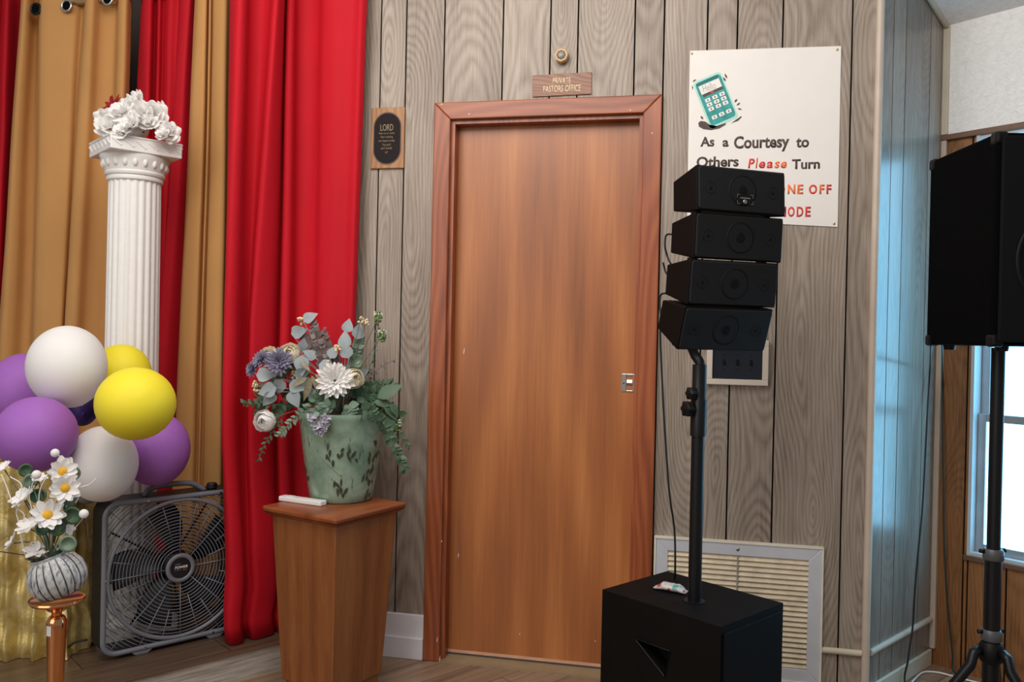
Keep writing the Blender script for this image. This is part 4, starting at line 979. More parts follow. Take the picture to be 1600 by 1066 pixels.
# daisies: px, py, radius px, facing
rim = tilt @ Vector((0, 0, 0.10))
def vpix(px, py, dd=0.0): return atD(px, py, sd_ - 0.02 + dd)
def stem(bm, p0, p1, r=0.0016, sag=0.02): tube(bm, spline([p0, p0.lerp(p1, 0.5) + Vector((0.0, 0, sag)), p1], 6), r, 6)
def daisy(px, py, r, nrm, seed, dd=0.0, center=True, npet=9):
    c = vpix(px, py, dd); R = r*sd_/F_PX; n = Vector(nrm).normalized(); b = BM()
    rosette(b, c, n, R, [(npet, 1.08, 0.14, 0.10), (npet - 1, 0.98, 0.28, 0.12)], seed, 0.58, 0.3); f = obj('flower', b, M['petal_white'], vm, smooth=True)
    if center:
        b = BM(); lathe(b, [(R*0.33, 0.0), (R*0.34, R*0.12), (R*0.25, R*0.22), (0.0, R*0.25)], 16, Matrix.Translation(c) @ basis(n)); obj('flower_center', b, M['yellow_center'], f, smooth=True)
    b = BM(); stem(b, rim, c - n*0.004); obj('stem', b, M['stem'], vm, smooth=True)
tc = (CAM - rim).normalized()
fc_ = lambda a, z: (tc + Vector((a, 0, z)))
daisy(97, 737, 21, fc_(0.25, 0.0), 1); daisy(101, 763, 21, fc_(0.2, -0.1), 2, -0.012); daisy(74, 805, 22, fc_(0.15, 0.25), 3, -0.025)
daisy(38, 778, 20, fc_(-0.9, 0.6), 4, 0.02, False); daisy(44, 824, 17, fc_(-0.6, 0.9), 5, 0.0, False, 7); daisy(20, 848, 15, fc_(-1.4, 0.3), 6, 0.02, False, 7); daisy(57, 862, 18, fc_(0.0, 1.6), 7, 0.0, False, 6)
daisy(106, 824, 12, fc_(0.9, 0.5), 8, 0.03, False, 6); daisy(6, 733, 15, fc_(-1.0, 0.8), 9, 0.05, False, 7); daisy(60, 748, 12, fc_(0, 1.5), 10, 0.04, False, 6)
for i, (px, py, L_, dd, mm) in enumerate(((113, 740, 20, 0.02, 'leaf_mid'), (106, 783, 22, 0.01, 'leaf_mid'), (113, 806, 24, 0.0, 'leaf_mid'), (90, 826, 20, 0.0, 'leaf_mid'), (66, 826, 18, -0.02, 'leaf_dark'), (106, 850, 22, -0.02, 'leaf_sage'), (48, 752, 20, 0.03, 'leaf_sage'), (60, 775, 20, 0.03, 'leaf_dark'), (98, 812, 18, 0.02, 'leaf_dark'), (40, 735, 18, 0.05, 'leaf_mid'))):
    c = vpix(px, py, dd); b = BM(); rr = L_*sd_/F_PX*0.60; nn = fc_(0.4*math.sin(i*2.3), 0.3*math.cos(i*1.7)).normalized()
    lathe(b, [(rr, 0.0), (rr*0.98, 0.0008), (rr*0.5, -0.001), (0, -0.002)], 20, Matrix.Translation(c) @ basis(nn)); stem(b, rim, c); obj('leaf', b, M[mm], vm, smooth=True)
b = BM(); rng = random.Random(5)
for i in range(22):
    a = rng.uniform(0, 6.28); q = tilt @ Vector((0.034*math.cos(a), 0.034*math.sin(a), 0.104)); d_ = (q - tilt @ Vector((0, 0, 0.08))).normalized(); leaf_(b, q, d_ + Vector((0, 0, 0.4)), (0, 0, 1), 0.028, 0.018)
obj('foliage', b, M['leaf_dark'], vm, smooth=True)
for i, (px, py, r, path_) in enumerate(((86, 708, 6.5, [(100, 735), (96, 716)]), (131, 803, 7, [(120, 822), (128, 812)]), (57, 742, 7, [(48, 790), (50, 760)]))):
    c = vpix(px, py, 0.0); b = BM(); sphere(b, c, r*sd_/F_PX, 16, 12); ball = obj('ball_pick', b, M['petal_white'], vm, smooth=True)
    b = BM(); tube(b, spline([rim] + [vpix(*p, 0.01) for p in path_] + [c], 6), 0.0013, 6); obj('stem', b, M['petal_white'], ball, smooth=True)
for pth in ([(38, 865), (32, 830), (38, 805), (22, 790), (8, 755), (2, 742)], [(40, 870), (34, 840), (28, 812), (26, 798), (34, 760), (16, 745)], [(84, 850), (74, 830), (86, 808)], [(92, 862), (80, 842), (84, 820)], [(108, 770), (125, 762), (140, 757), (150, 748)], [(52, 790), (60, 800), (62, 768), (74, 742)], [(118, 772), (122, 778), (118, 786)], [(84, 812), (96, 806), (104, 790)]):
    b = BM(); tube(b, spline([vpix(*p, 0.005) for p in pth], 6), 0.0014, 6); obj('curly_twig', b, M['petal_white'], vm, smooth=True)
b = BM(); tube(b, [vpix(-8, 861, 0.03), rim], 0.0014, 6); obj('twig', b, mat('plum_twig', (74, 44, 52), 0.6), vm)

# ------------------------------------------------------------------ wooden pedestal, remote and pot
ZP = 0.65; ks = 0.346; pa = math.radians(69.0)
near = atZ(525, 812, ZP); pu = Vector((math.cos(pa), math.sin(pa), 0)); pv = Vector((-math.sin(pa), math.cos(pa), 0))
pcn = near + (pu + pv)*ks/2
ped = thing('wooden_pedestal', 'tapered square oak pedestal beside the red curtain holding the green pot', 'pedestal', (pcn.x, pcn.y, 0), pa)
def pob(name, b, m, **k): return obj(name, b, m, ped, world=False, **k)
b = BM(); h0, h1 = 0.119, 0.148
hexa(b, [(-h0, -h0, 0.06), (h0, -h0, 0.06), (h0, h0, 0.06), (-h0, h0, 0.06), (-h1, -h1, ZP - 0.034), (h1, -h1, ZP - 0.034), (h1, h1, ZP - 0.034), (-h1, h1, ZP - 0.034)]); pob('body', b, M['pedestal'], bevel=0.003)
b = BM()
def frust(bm, r0, z0, r1, z1): hexa(bm, [(-r0, -r0, z0), (r0, -r0, z0), (r0, r0, z0), (-r0, r0, z0), (-r1, -r1, z1), (r1, -r1, z1), (r1, r1, z1), (-r1, r1, z1)])
frust(b, 0.151, ZP - 0.034, 0.168, ZP - 0.020); pob('cove_moulding', b, M['pedestal_trim'])
b = BM(); frust(b, ks/2 - 0.003, ZP - 0.020, ks/2, ZP); pob('top', b, M['pedestal_trim'], bevel=0.006)
b = BM(); frust(b, 0.110, 0.0, 0.110, 0.06); pob('plinth', b, M['pedestal'], bevel=0.003)
rm_a, rm_b = atZ(440, 777, ZP + 0.01), atZ(506, 786, ZP + 0.01); rd = (rm_b - rm_a); rl = rd.length; ra = math.atan2(rd.y, rd.x)
rem = thing('remote_control', 'slim white remote lying on the pedestal beside the green pot', 'remote control', ((rm_a.x + rm_b.x)/2, (rm_a.y + rm_b.y)/2, ZP + 0.0006), ra)
b = BM(); prism(b, rrect(rl, 0.036, 0.006), 0.0, 0.016); obj('case', b, M['white_plastic'], rem, world=False, bevel=0.003)
b = BM(); prism(b, rrect(0.03, 0.02, 0.003, cx=-rl*0.28), 0.016, 0.0185); obj('battery_clip', b, M['white_plastic'], rem, world=False, bevel=0.001)
for i in range(4):
    b = BM(); prism(b, rrect(0.009, 0.006, 0.002, 3, cx=0.0 + 0.017*i), 0.016, 0.0172); obj('button', b, mat('pale_grey_button', (214, 212, 212), 0.5), rem, world=False)
# pot
pb = atZ(533, 786, ZP + 0.001); pb = Vector((pcn.x*0.35 + pb.x*0.65, pcn.y*0.35 + pb.y*0.65 + 0.03, ZP + 0.001))
pb = atZ(533, 782, ZP + 0.001); pb = pb + (pb - CAM).normalized()*0.04; pb.z = ZP + 0.001
PD = (pb - CAM).dot(fw); px2m = PD/F_PX
pot = thing('flower_pot', 'green glazed pot of silk flowers and eucalyptus on the wooden pedestal', 'potted flowers', pb)
def glaze():
    t = NT('celadon_glaze'); k = t.coord(); n1 = t.noise(k, 10, 4, 0.6, 0.5); n2 = t.noise(t.mapping(k, (60, 60, 14)), 1.0, 4)
    c = t.ramp(n1, [(0.3, lin((92, 116, 98))), (0.5, lin((126, 150, 130))), (0.7, lin((150, 170, 150)))])
    t.l(t.mix(t.ramp(n2, [(0.30, (1, 1, 1, 1)), (0.40, (0, 0, 0, 1))]), c, lin((70, 74, 62))), t.b.inputs['Base Color'])
    t.b.inputs['Roughness'].default_value = 0.22; t.b.inputs['Coat Weight'].default_value = 0.3; t.bump(n1, 0.25, 0.004); return t.m
M['glaze'] = glaze()
R0, R1, PH = 48*px2m, 69*px2m, 136*px2m
b = BM(); Mp = Matrix.Translation(pb)
lathe(b, [(R0*0.96, 0.0), (R0, 0.004)] + [(R0 + (R1*0.97 - R0)*t**0.9, 0.004 + (PH - 0.03)*t) for t in [i/10 for i in range(1, 11)]] + [(R1*0.985, PH - 0.020), (R1*1.0, PH - 0.008), (R1*0.99, PH), (R1*0.93, PH), (R1*0.90, PH - 0.02)], 48, Mp); pbody = obj('pot_body', b, M['glaze'], pot, smooth=True, sharp=0.9)
b = BM(); rng = random.Random(12)
def on_pot(az, h, out=0.001):
    r = R0 + (R1*0.97 - R0)*(max(0, h)/(PH - 0.03))**0.9 + out; return pb + Vector((r*math.cos(az), r*math.sin(az), h))
camaz = math.atan2(CAM.y - pb.y, CAM.x - pb.x)
def relief(az, h, ang, L_, W_):
    n_ = Vector((math.cos(az), math.sin(az), 0)); t_ = Vector((-math.sin(az), math.cos(az), 0)); p = on_pot(az, h, 0.0005)
    leaf_(b, p, t_*math.cos(ang) + Vector((0, 0, math.sin(ang))) + n_*0.12*math.sin(ang), n_, L_, W_, curl=0.0)
for (da, h, k_, sp_) in ((0.18, 0.185, 9, 0.20), (0.0, 0.065, 9, 0.20), (0.95, 0.19, 9, 0.22), (0.80, 0.11, 7, 0.18), (1.0, 0.05, 5, 0.15), (-0.30, 0.175, 5, 0.2), (-1.3, 0.10, 7, 0.25), (1.9, 0.12, 8, 0.25), (2.8, 0.09, 8, 0.25), (-2.2, 0.12, 8, 0.25)):
    for i in range(k_): relief(camaz + da + rng.uniform(-sp_, sp_), h + rng.uniform(-0.028, 0.030), rng.uniform(-2.3, -0.8), rng.uniform(0.016, 0.034), rng.uniform(0.006, 0.011))
obj('leaf_relief', b, mat('dark_relief', (58, 62, 46), 0.35, var=0.3, scale=60), pbody, smooth=True)
b = BM(); tube(b, spline([on_pot(camaz - 0.55, 0.170), on_pot(camaz - 0.42, 0.150), on_pot(camaz - 0.22, 0.125), on_pot(camaz + 0.0, 0.100)], 6), 0.0016, 6); obj('vine_relief', b, M['glaze'], pbody, smooth=True)
b = BM(); lathe(b, [(R1*0.90, PH - 0.02), (0.0, PH - 0.018)], 32, Mp); obj('moss', b, M['leaf_dark'], pot)
core = pb + Vector((0, 0, PH - 0.01))
def bp(px, py, d=0.0): return atD(px, py, PD - 0.02 + d)
def pstem(b, p, r=0.0016): tube(b, spline([core, core.lerp(p, 0.5) + Vector((0, 0, 0.03)), p], 6), r, 6)
tcam = (CAM - core).normalized()
def toward(a, z): return (tcam + Vector((a, 0, z))).normalized()
def bflower(kind, px, py, r, m, nrm, d, seed):
    c = bp(px, py, d); b = BM(); R = r*px2m
    (peony if kind == 'peony' else dahlia)(b, c, nrm, R, seed); f = obj('flower', b, M[m], pot, smooth=True)
    b = BM(); pstem(b, c); obj('stem', b, M['stem'], pot, smooth=True)
    return f
bflower('dahlia', 523, 595, 28, 'petal_white', toward(0, 0.05), -0.10, 1); 
bflower('peony', 552, 592, 15, 'petal_cream', toward(0.5, 0.2), -0.06, 2); bflower('peony', 452, 554, 16, 'petal_cream', toward(-0.1, 0.5), -0.03, 3)
bflower('peony', 415, 658, 16, 'petal_white', toward(-0.4, -0.1), -0.07, 4); bflower('dahlia', 436, 566, 21, 'petal_blue', toward(-0.1, 0.1), -0.07, 5)
bflower('dahlia', 409, 562, 15, 'petal_blue', toward(-0.6, 0.4), -0.03, 6); bflower('dahlia', 395, 578, 13, 'petal_blue', toward(-0.9, 0.1), -0.02, 7); bflower('peony', 421, 558, 15, 'petal_cream', toward(-0.3, 0.5), 0.0, 8); bflower('peony', 410, 610, 13, 'petal_pink', toward(-0.5, 0.0), 0.0, 9)
# large silver eucalyptus leaves: tip direction in picture terms (dx right, dz up)
for i, (px, py, dx, dz, L_, d) in enumerate(((474, 502, 1.0, 0.6, 24, 0.02), (455, 522, 1.0, 0.3, 26, 0.02), (472, 556, 0.0, -1.0, 30, -0.06), (468, 556, 0.6, -0.6, 22, -0.05), (400, 586, 1.0, 0.0, 28, -0.06), (440, 592, -0.3, -0.9, 26, -0.05), (432, 606, -1.0, -0.3, 30, -0.06), (428, 612, -0.6, -0.9, 26, -0.05), (452, 600, 0.9, -0.3, 26, -0.06), (455, 610, 0.4, -1.0, 28, -0.06),
                                           (541, 520, 0.2, 1.0, 22, 0.0), (556, 530, 0.3, 1.0, 26, -0.01), (540, 545, -0.1, 1.0, 28, -0.02), (545, 560, -0.3, 0.9, 26, -0.02), (470, 552, 0.3, 1.0, 24, 0.02), (498, 570, 1.0, -0.2, 26, -0.04), (515, 560, 0.5, 0.9, 22, 0.0), (460, 586, 0.9, 0.2, 24, -0.07), (472, 590, 0.2, -1.0, 26, -0.05), (486, 606, 0.1, -1.0, 22, -0.06), (494, 560, -0.6, 0.4, 22, 0.0), (560, 585, 0.9, 0.4, 18, 0.0))):
    p = bp(px, py, d); b = BM(); dv = rt*dx + up*dz - fw*0.2*math.sin(i); leaf_(b, p, dv, toward(0.5*math.sin(i*1.9), 0.5*math.cos(i*1.3)), L_*px2m*1.05, L_*px2m*0.82, -0.12, True); pstem(b, p, 0.0012); obj('silver_leaf', b, M['leaf_grey'], pot, smooth=True)
# sprays: a stem with pairs of small leaves; each spray is one part
def spray(pts, m, leaf_px, n, dd=(0, 0), rounded=0.8, from_core=True, name='leaf_spray', seed=0):
    rng = random.Random(seed); b = BM(); P = [bp(x, y, dd[0] + (dd[1] - dd[0])*i/max(1, len(pts) - 1)) for i, (x, y) in enumerate(pts)]
    sp = spline(P, 10); tube(b, ([core] if from_core else []) + sp, 0.0013, 5)
    for k in range(n):
        t = (k + 0.5)/n; i = min(len(sp) - 2, int(t*(len(sp) - 1))); p = sp[i]; d_ = (sp[i+1] - sp[i]).normalized(); side = fw.cross(d_).normalized()*(1 if k % 2 else -1)
        L_ = leaf_px*px2m*rng.uniform(0.8, 1.15)*(1 - 0.35*t); leaf_(b, p, d_*0.6 + side + Vector((rng.uniform(-.3, .3), rng.uniform(-.4, .4), rng.uniform(-.3, .3))), toward(rng.uniform(-.8, .8), rng.uniform(-.6, .8)), L_, L_*rounded, rng.uniform(-0.3, 0.1))
    return obj(name, b, M[m], pot, smooth=True)
spray([(583, 643), (597, 660), (610, 685), (624, 712), (633, 736)], 'leaf_mid', 15, 34, (-0.03, -0.05), 0.75, seed=1)
spray([(604, 650), (618, 672), (632, 688), (640, 700)], 'leaf_mid', 9, 18, (0, 0), 0.5, seed=2)
spray([(505, 622), (484, 637), (462, 652), (447, 668), (435, 682)], 'leaf_sage', 13, 26, (-0.06, -0.10), 0.55, seed=3)
spray([(440, 655), (425, 676), (412, 698), (403, 722)], 'leaf_mid', 10, 16, (-0.06, -0.08), 0.5, False, seed=4)
spray([(430, 632), (410, 630), (394, 632), (379, 630)], 'leaf_mid', 12, 16, (-0.04, -0.04), 0.6, seed=5)
spray([(515, 590), (505, 560), (495, 530), (488, 505)], 'leaf_rust', 15, 26, (0.0, 0.02), 0.95, seed=6)
spray([(520, 580), (500, 552), (482, 536), (470, 520)], 'leaf_rust', 14, 22, (0.02, 0.03), 0.95, seed=7)
spray([(530, 575), (520, 556), (510, 536), (505, 515)], 'leaf_rust', 13, 20, (0.02, 0.02), 0.95, seed=8)
spray([(545, 590), (552, 570), (558, 550), (562, 530)], 'leaf_sage', 15, 28, (0, 0.01), 0.95, seed=9)
spray([(560, 600), (575, 580), (585, 552), (590, 520), (592, 500)], 'leaf_mid', 9, 14, (0, 0.02), 0.5, seed=10)
spray([(565, 605), (582, 585), (598, 572), (618, 562)], 'leaf_rust', 9, 14, (0.02, 0.03), 0.6, seed=11)
spray([(560, 620), (580, 606), (600, 600), (622, 604)], 'leaf_dark', 16, 20, (0.0, 0.02), 0.6, seed=12)
spray([(570, 630), (590, 632), (612, 640), (632, 655)], 'leaf_dark', 16, 22, (0.01, 0.0), 0.55, seed=13)
spray([(500, 625), (470, 622), (446, 632), (430, 648)], 'leaf_dark', 17, 26, (0.0, -0.02), 0.6, seed=14)
spray([(520, 625), (500, 612), (478, 605), (455, 600)], 'leaf_dark', 18, 24, (-0.02, -0.02), 0.6, seed=15)
spray([(530, 630), (520, 622), (505, 618), (492, 628)], 'leaf_mid', 18, 22, (-0.07, -0.08), 0.8, seed=16)
spray([(545, 632), (548, 640), (544, 652), (546, 662)], 'leaf_sage', 15, 18, (-0.09, -0.10), 0.9, seed=17)
spray([(556, 622), (570, 615), (578, 618), (590, 612)], 'leaf_dark', 18, 24, (-0.03, -0.02), 0.65, seed=18)
spray([(470, 590), (450, 575), (440, 585), (420, 595)], 'leaf_mid', 16, 22, (0.0, 0.0), 0.7, seed=19)
spray([(420, 610), (412, 622), (405, 640), (404, 655)], 'leaf_mid', 14, 18, (-0.02, -0.02), 0.7, seed=20)
spray([(500, 630), (490, 610), (478, 590), (470, 572)], 'leaf_dark', 18, 24, (0.05, 0.06), 0.7, seed=21)
spray([(520, 630), (518, 610), (512, 590), (515, 570)], 'leaf_dark', 18, 24, (0.05, 0.06), 0.7, seed=22)
spray([(545, 630), (548, 612), (556, 596), (566, 580)], 'leaf_dark', 18, 24, (0.04, 0.06), 0.7, seed=23)
spray([(560, 640), (578, 628), (596, 618), (610, 604)], 'leaf_mid', 16, 22, (0.04, 0.05), 0.7, seed=24)
spray([(480, 636), (462, 622), (444, 612), (425, 606)], 'leaf_dark', 16, 24, (0.04, 0.05), 0.7, seed=25)
spray([(520, 640), (512, 636), (500, 640), (488, 648)], 'leaf_sage', 15, 18, (-0.10, -0.13), 0.8, seed=26)
spray([(565, 640), (574, 640), (584, 646), (592, 658)], 'leaf_mid', 15, 18, (-0.09, -0.10), 0.8, seed=27)
for i, (px, py, dx, dz, L_) in enumerate(((590, 622, 1.0, 0.6, 42), (584, 628, 0.9, -0.1, 30), (600, 628, 0.7, -0.9, 34), (610, 630, 0.5, -0.8, 24), (605, 650, 0.6, -0.9, 26))):
    p = bp(px, py, -0.03); b = BM(); leaf_(b, p, rt*dx + up*dz, toward(0.3, 0.7), L_*px2m, L_*px2m*0.55, -0.15); pstem(b, p); obj('broad_leaf', b, M['leaf_mid'], pot, smooth=True)
for i, (px, py, dx, dz, L_) in enumerate(((486, 590, -0.3, -1.0, 38), (487, 588, 0.5, -0.9, 34), (480, 590, -0.9, -0.5, 28), (492, 585, 0.7, -0.5, 26), (484, 580, -0.5, 0.6, 24))):
    p = bp(px, py, -0.08); b = BM(); leaf_(b, p, rt*dx + up*dz, toward(0.3, 0.3), L_*px2m, L_*px2m*0.28, -0.1); pstem(b, p); obj('lance_leaf', b, M['leaf_pink'], pot, smooth=True)
for i, (px, py) in enumerate(((591, 496), (597, 524), (606, 640), (622, 665))):
    b = BM(); c = bp(px, py, 0.0); rng = random.Random(i)
    for k in range(26):
        a, zz = rng.uniform(0, 6.28), rng.uniform(-1, 1); rr = 5*px2m*math.sqrt(1 - zz*zz*0.8); sphere(b, c + Vector((rr*math.cos(a), rr*math.sin(a), zz*9*px2m)), 2.2*px2m, 6, 5)
    hd = obj('bud_head', b, M['bud_green'], pot, smooth=True)
    b = BM()
    for k in range(12):
        a, zz = rng.uniform(0, 6.28), rng.uniform(0, 1); rr = 6*px2m; sphere(b, c + Vector((rr*math.cos(a), rr*math.sin(a), zz*9*px2m)), 1.3*px2m, 6, 5)
    obj('bud_tips', b, M['petal_cream'], hd)
    b = BM(); pstem(b, c, 0.0011); obj('stem', b, M['stem'], pot)
for i, (px, py) in enumerate(((470, 502), (563, 500), (572, 503), (399, 600), (403, 606), (528, 543), (511, 569), (462, 586), (466, 594))):
    b = BM(); c = bp(px, py, -0.03); rng = random.Random(40 + i)
    for k in range(9): sphere(b, c + Vector((rng.uniform(-1, 1), rng.uniform(-1, 1), rng.uniform(-1, 1)))*5*px2m if False else c + Vector((rng.uniform(-1, 1)*5*px2m, rng.uniform(-1, 1)*4*px2m, rng.uniform(-1, 1)*5*px2m)), 2.2*px2m, 7, 5)
    br_ = obj('berry_cluster', b, M['berry'], pot, smooth=True); b = BM(); pstem(b, c, 0.0010); obj('stem', b, M['stem'], br_)
b = BM(); rng = random.Random(77)
for k in range(64):
    t = rng.random(); p = bp(500 + rng.uniform(-17, 17)*(1 - t*0.8), 650 + t*28, -0.155 + rng.uniform(-0.012, 0.004)); peony_n = toward(rng.uniform(-.6, .6), rng.uniform(-.6, .6)); rosette(b, p, peony_n, 5.0*px2m, [(4, 1.0, 0.3, 0.1)], k, 0.8, 0.3)
obj('lavender_florets', b, M['lavender'], pot, smooth=True)

# ------------------------------------------------------------------ subwoofer, pole and line array
ZB = 0.50; sa = math.radians(54.0)
nr_ = atZ(1126, 980, ZB); su = Vector((math.cos(sa), math.sin(sa), 0)); sv = Vector((-math.sin(sa), math.cos(sa), 0))
SW_, SL_ = 0.310, 0.405
sc_ = nr_ + su*SW_/2 + sv*SL_/2
sub = thing('subwoofer', 'black cube subwoofer with side handle on the floor before the air vent', 'speaker', (sc_.x, sc_.y, 0), sa)
# local: x = along the grille face, y = back (away from the viewer's left), front faces -y ... side with the handle is at -x
hx, hy_ = SW_/2, SL_/2
b = BM()
zt_ = [(-0.075, 0.405), (0.055, 0.405), (0.055, 0.300)]       # handle triangle (y offset, z)
# side wall at x=-hx with a triangular recess: wall around the hole built from strips
HY = lambda y: y
tri = [(0.075, 0.392), (-0.045, 0.392), (-0.030, 0.318)]
# box faces except the handle side
P8 = [Vector((sx*hx, sy*hy_, z)) for z in (0.012, ZB) for (sx, sy) in ((-1, -1), (1, -1), (1, 1), (-1, 1))]
v8 = [b.verts.new(p) for p in P8]
for q in ((3, 2, 1, 0), (4, 5, 6, 7), (0, 1, 5, 4), (1, 2, 6, 5), (2, 3, 7, 6)): b.faces.new([v8[i] for i in q])
A_, B2, C_, D_ = v8[0], v8[3], v8[7], v8[4]                      # side x=-hx: (-y,bottom),(+y,bottom),(+y,top),(-y,top)
t3 = [b.verts.new((-hx, y, z)) for (y, z) in tri]               # (+y top), (-y top), (-y bottom)
for q in ((A_, B2, t3[2]), (B2, t3[0], t3[2]), (B2, C_, t3[0]), (C_, D_, t3[1], t3[0]), (D_, A_, t3[2], t3[1])): b.faces.new(q)
t4 = [b.verts.new((-hx + 0.05, y, z)) for (y, z) in tri]
for i in range(3): b.faces.new((t3[i], t3[(i+1) % 3], t4[(i+1) % 3], t4[i]))
b.faces.new(t4)
obj('cabinet', b, M['black_paint'], sub, world=False)
b = BM(); t_ = [Vector((-hx - 0.0015, y, z)) for (y, z) in tri]; tube(b, [t_[0], t_[1], t_[2]], 0.003, 6, closed=True); obj('handle_rim', b, M['black_plastic'], sub, world=False)
b = BM(); box(b, (-hx + 0.012, -hy_ - 0.004, 0.03), (hx - 0.012, -hy_ - 0.0005, ZB - 0.02)); obj('grille', b, mat('speaker_mesh', (9, 9, 10), 0.7, 0.0, var=0.3, scale=300, spec=0.15), sub, world=False, bevel=0.002)
b = BM(); lathe(b, [(0.030, ZB + 0.0003), (0.030, ZB + 0.002), (0.024, ZB + 0.0025)], 28); obj('pole_socket', b, M['black_metal'], sub, world=False)
for sx in (-1, 1):
    for sy in (-1, 1):
        b = BM(); lathe(b, [(0.018, 0.0), (0.018, 0.012)], 14, Matrix.Translation((sx*(hx - 0.04), sy*(hy_ - 0.04), 0))); obj('foot', b, M['black_plastic'], sub, world=False)
# sub grille sits on the face toward +u side: rotate local frame so the front is the right hand face
pbse = atZ(1085, 938, ZB + 0.003)
for ch in sub.children:
    if ch.name.startswith('pole_socket'):
        q = Wm(sub).inverted() @ pbse
        for v in ch.data.vertices: v.co.x += q.x; v.co.y += q.y
pole = thing('speaker_pole', 'black adjustable pole rising from the subwoofer to the speaker array', 'speaker pole', (pbse.x, pbse.y, ZB + 0.003))
PDp = (pbse - CAM).dot(fw)
zz = lambda py: (atY(1088, py, pbse.y)).z
z_s0, z_s1, z_k = zz(681), zz(570), zz(640)
b = BM(); tube(b, [(pbse.x, pbse.y, ZB + 0.003), (pbse.x, pbse.y, z_s0 + 0.02)], 0.0185, 20); obj('lower_tube', b, M['black_metal'], pole, smooth=True, sharp=0.8)
b = BM(); lathe(b, [(0.0225, z_s0), (0.0225, z_s0 + 0.10), (0.0200, z_s0 + 0.105), (0.0200, z_s1), (0.017, z_s1 + 0.001)], 24, Matrix.Translation((pbse.x, pbse.y, 0))); obj('sleeve', b, M['black_metal'], pole, smooth=True, sharp=0.8)
for (px, py, r, dk) in ((1074, 639, 0.021, 0.02), (1080, 615, 0.017, 0.02)):
    p = atD(px, py, PDp - dk); b = BM(); ax = Vector((-0.75, -0.55, 0)).normalized(); Q = frame(p, ax.cross(Vector((0, 0, 1))), ax)
    lathe(b, [(r, -0.009), (r, 0.007), (r*0.7, 0.011)], 30, Q, lambda a, z: 1 + 0.12*math.cos(a*6)); tube(b, [p, Vector((pbse.x, pbse.y, p.z))], 0.006, 8); obj('clamp_knob', b, M['black_plastic'], pole, smooth=True, sharp=0.8)
PH_ = math.radians(30.0); aw = Vector((math.cos(PH_), math.sin(PH_), 0)); an = Vector((math.sin(PH_), -math.cos(PH_), 0))   # across, out of the front
DA = PDp - 0.085
MW, MH, MD, MB = 0.285, 0.127, 0.135, 0.086
b = BM(); bt = atD(1079, 535, PDp); tube(b, spline([Vector((pbse.x, pbse.y, z_s1 - 0.02)), Vector((pbse.x, pbse.y, z_s1 + 0.006)), Vector((pbse.x - 0.014, pbse.y + 0.004, z_s1 + 0.028)), bt + Vector((0, 0, 0.0)), bt + Vector((0.004, 0.0, 0.03))], 6), 0.0135, 10); obj('bracket_arm', b, M['black_metal'], pole, smooth=True)
def module_parts(root):
    """local: x across, y up, z out of the front; origin at the left top front corner"""
    b = BM(); f_ = [(0, -MH), (MW, -MH), (MW, 0), (0, 0)]; k = (MH - MB)/2
    back = [(0.0, -MH + k), (MW, -MH + k), (MW, -k), (0.0, -k)]
    hexa(b, [(x, y, -MD) for x, y in back] + [(x, y, -0.006) for x, y in f_]); obj('cabinet', b, M['black_paint'], root, world=False, bevel=0.004)
    b = BM(); g = rrect(MW - 0.008, MH - 0.008, 0.008, 4, MW/2, -MH/2); prism(b, g, -0.006, 0.0)
    gr = obj('grille', b, M['mesh'], root, world=False, bevel=0.003)
    for (x, r) in ((MW*0.5, 0.044), (MW*0.14, 0.017), (MW*0.84, 0.017)):
        b = BM(); lathe(b, [(r, -0.0004), (r, 0.0004), (r*0.9, 0.0004), (r*0.88, -0.0002)], 36, Matrix.Translation((x, -MH*0.5, 0)), cap=False)
        lathe(b, [(r*0.36, -0.0004), (r*0.33, 0.0003), (r*0.2, 0.0005), (0.0, 0.0006)], 24, Matrix.Translation((x, -MH*0.5, 0))); obj('driver', b, M['driver'], gr, world=False, smooth=True)
    for x in (0.03, MW - 0.03):
        b = BM(); box(b, (x - 0.008, -MH - 0.008, -0.075), (x + 0.008, -MH + 0.006, -0.045)); obj('link_plate', b, M['black_metal'], root, world=False)
def mesh_mat():
    t = NT('perforated_grille'); v = t.mapping(t.coord(), (180, 180, 180)); vo = t.n('ShaderNodeTexVoronoi'); vo.inputs['Randomness'].default_value = 0.0; t.l(v, vo.inputs['Vector'])
    t.l(t.ramp(vo.outputs['Distance'], [(0.30, (0.002, 0.002, 0.002, 1)), (0.42, (0.016, 0.016, 0.018, 1))]), t.b.inputs['Base Color']); t.b.inputs['Roughness'].default_value = 0.55; t.b.inputs['Specular IOR Level'].default_value = 0.2
    t.bump(vo.outputs['Distance'], 0.4, 0.001); return t.m
M['mesh'] = mesh_mat(); M['driver'] = mat('driver_cone', (9, 9, 10), 0.6, var=0.1, spec=0.2)
mods = [((1090, 255.5), -3.0, 'topmost of the four black array speakers, with small badge'), ((1088, 330.5), 2.5, 'second from top of the four black array speakers'), ((1080.5, 404), 6.0, 'third from top of the four black array speakers'), ((1072, 480), 19.0, 'lowest of the four black array speakers, tilted down toward the floor')]
first = None
for i, ((px, py), tl, lb) in enumerate(mods):
    p = atD(px, py, DA + (0.0 if i < 3 else 0.006))
    t_ = math.radians(tl); zax = (an*math.cos(t_) - Vector((0, 0, 1))*math.sin(t_)).normalized(); Q = frame(p, aw, zax)
    if first is None:
        first = thing('array_speaker', lb, 'speaker', mtx=Q, group='line array speakers'); module_parts(first)
    else:
        o = dup(first, lb); o.matrix_basis = Q
b = BM(); prism(b, rrect(0.052, 0.028, 0.003, 3), 0.0, 0.0022, Matrix.Translation((MW*0.52, -MH*0.70, 0.0005))); bd = obj('badge', b, M['black_plastic'], first, world=False)
b = BM()
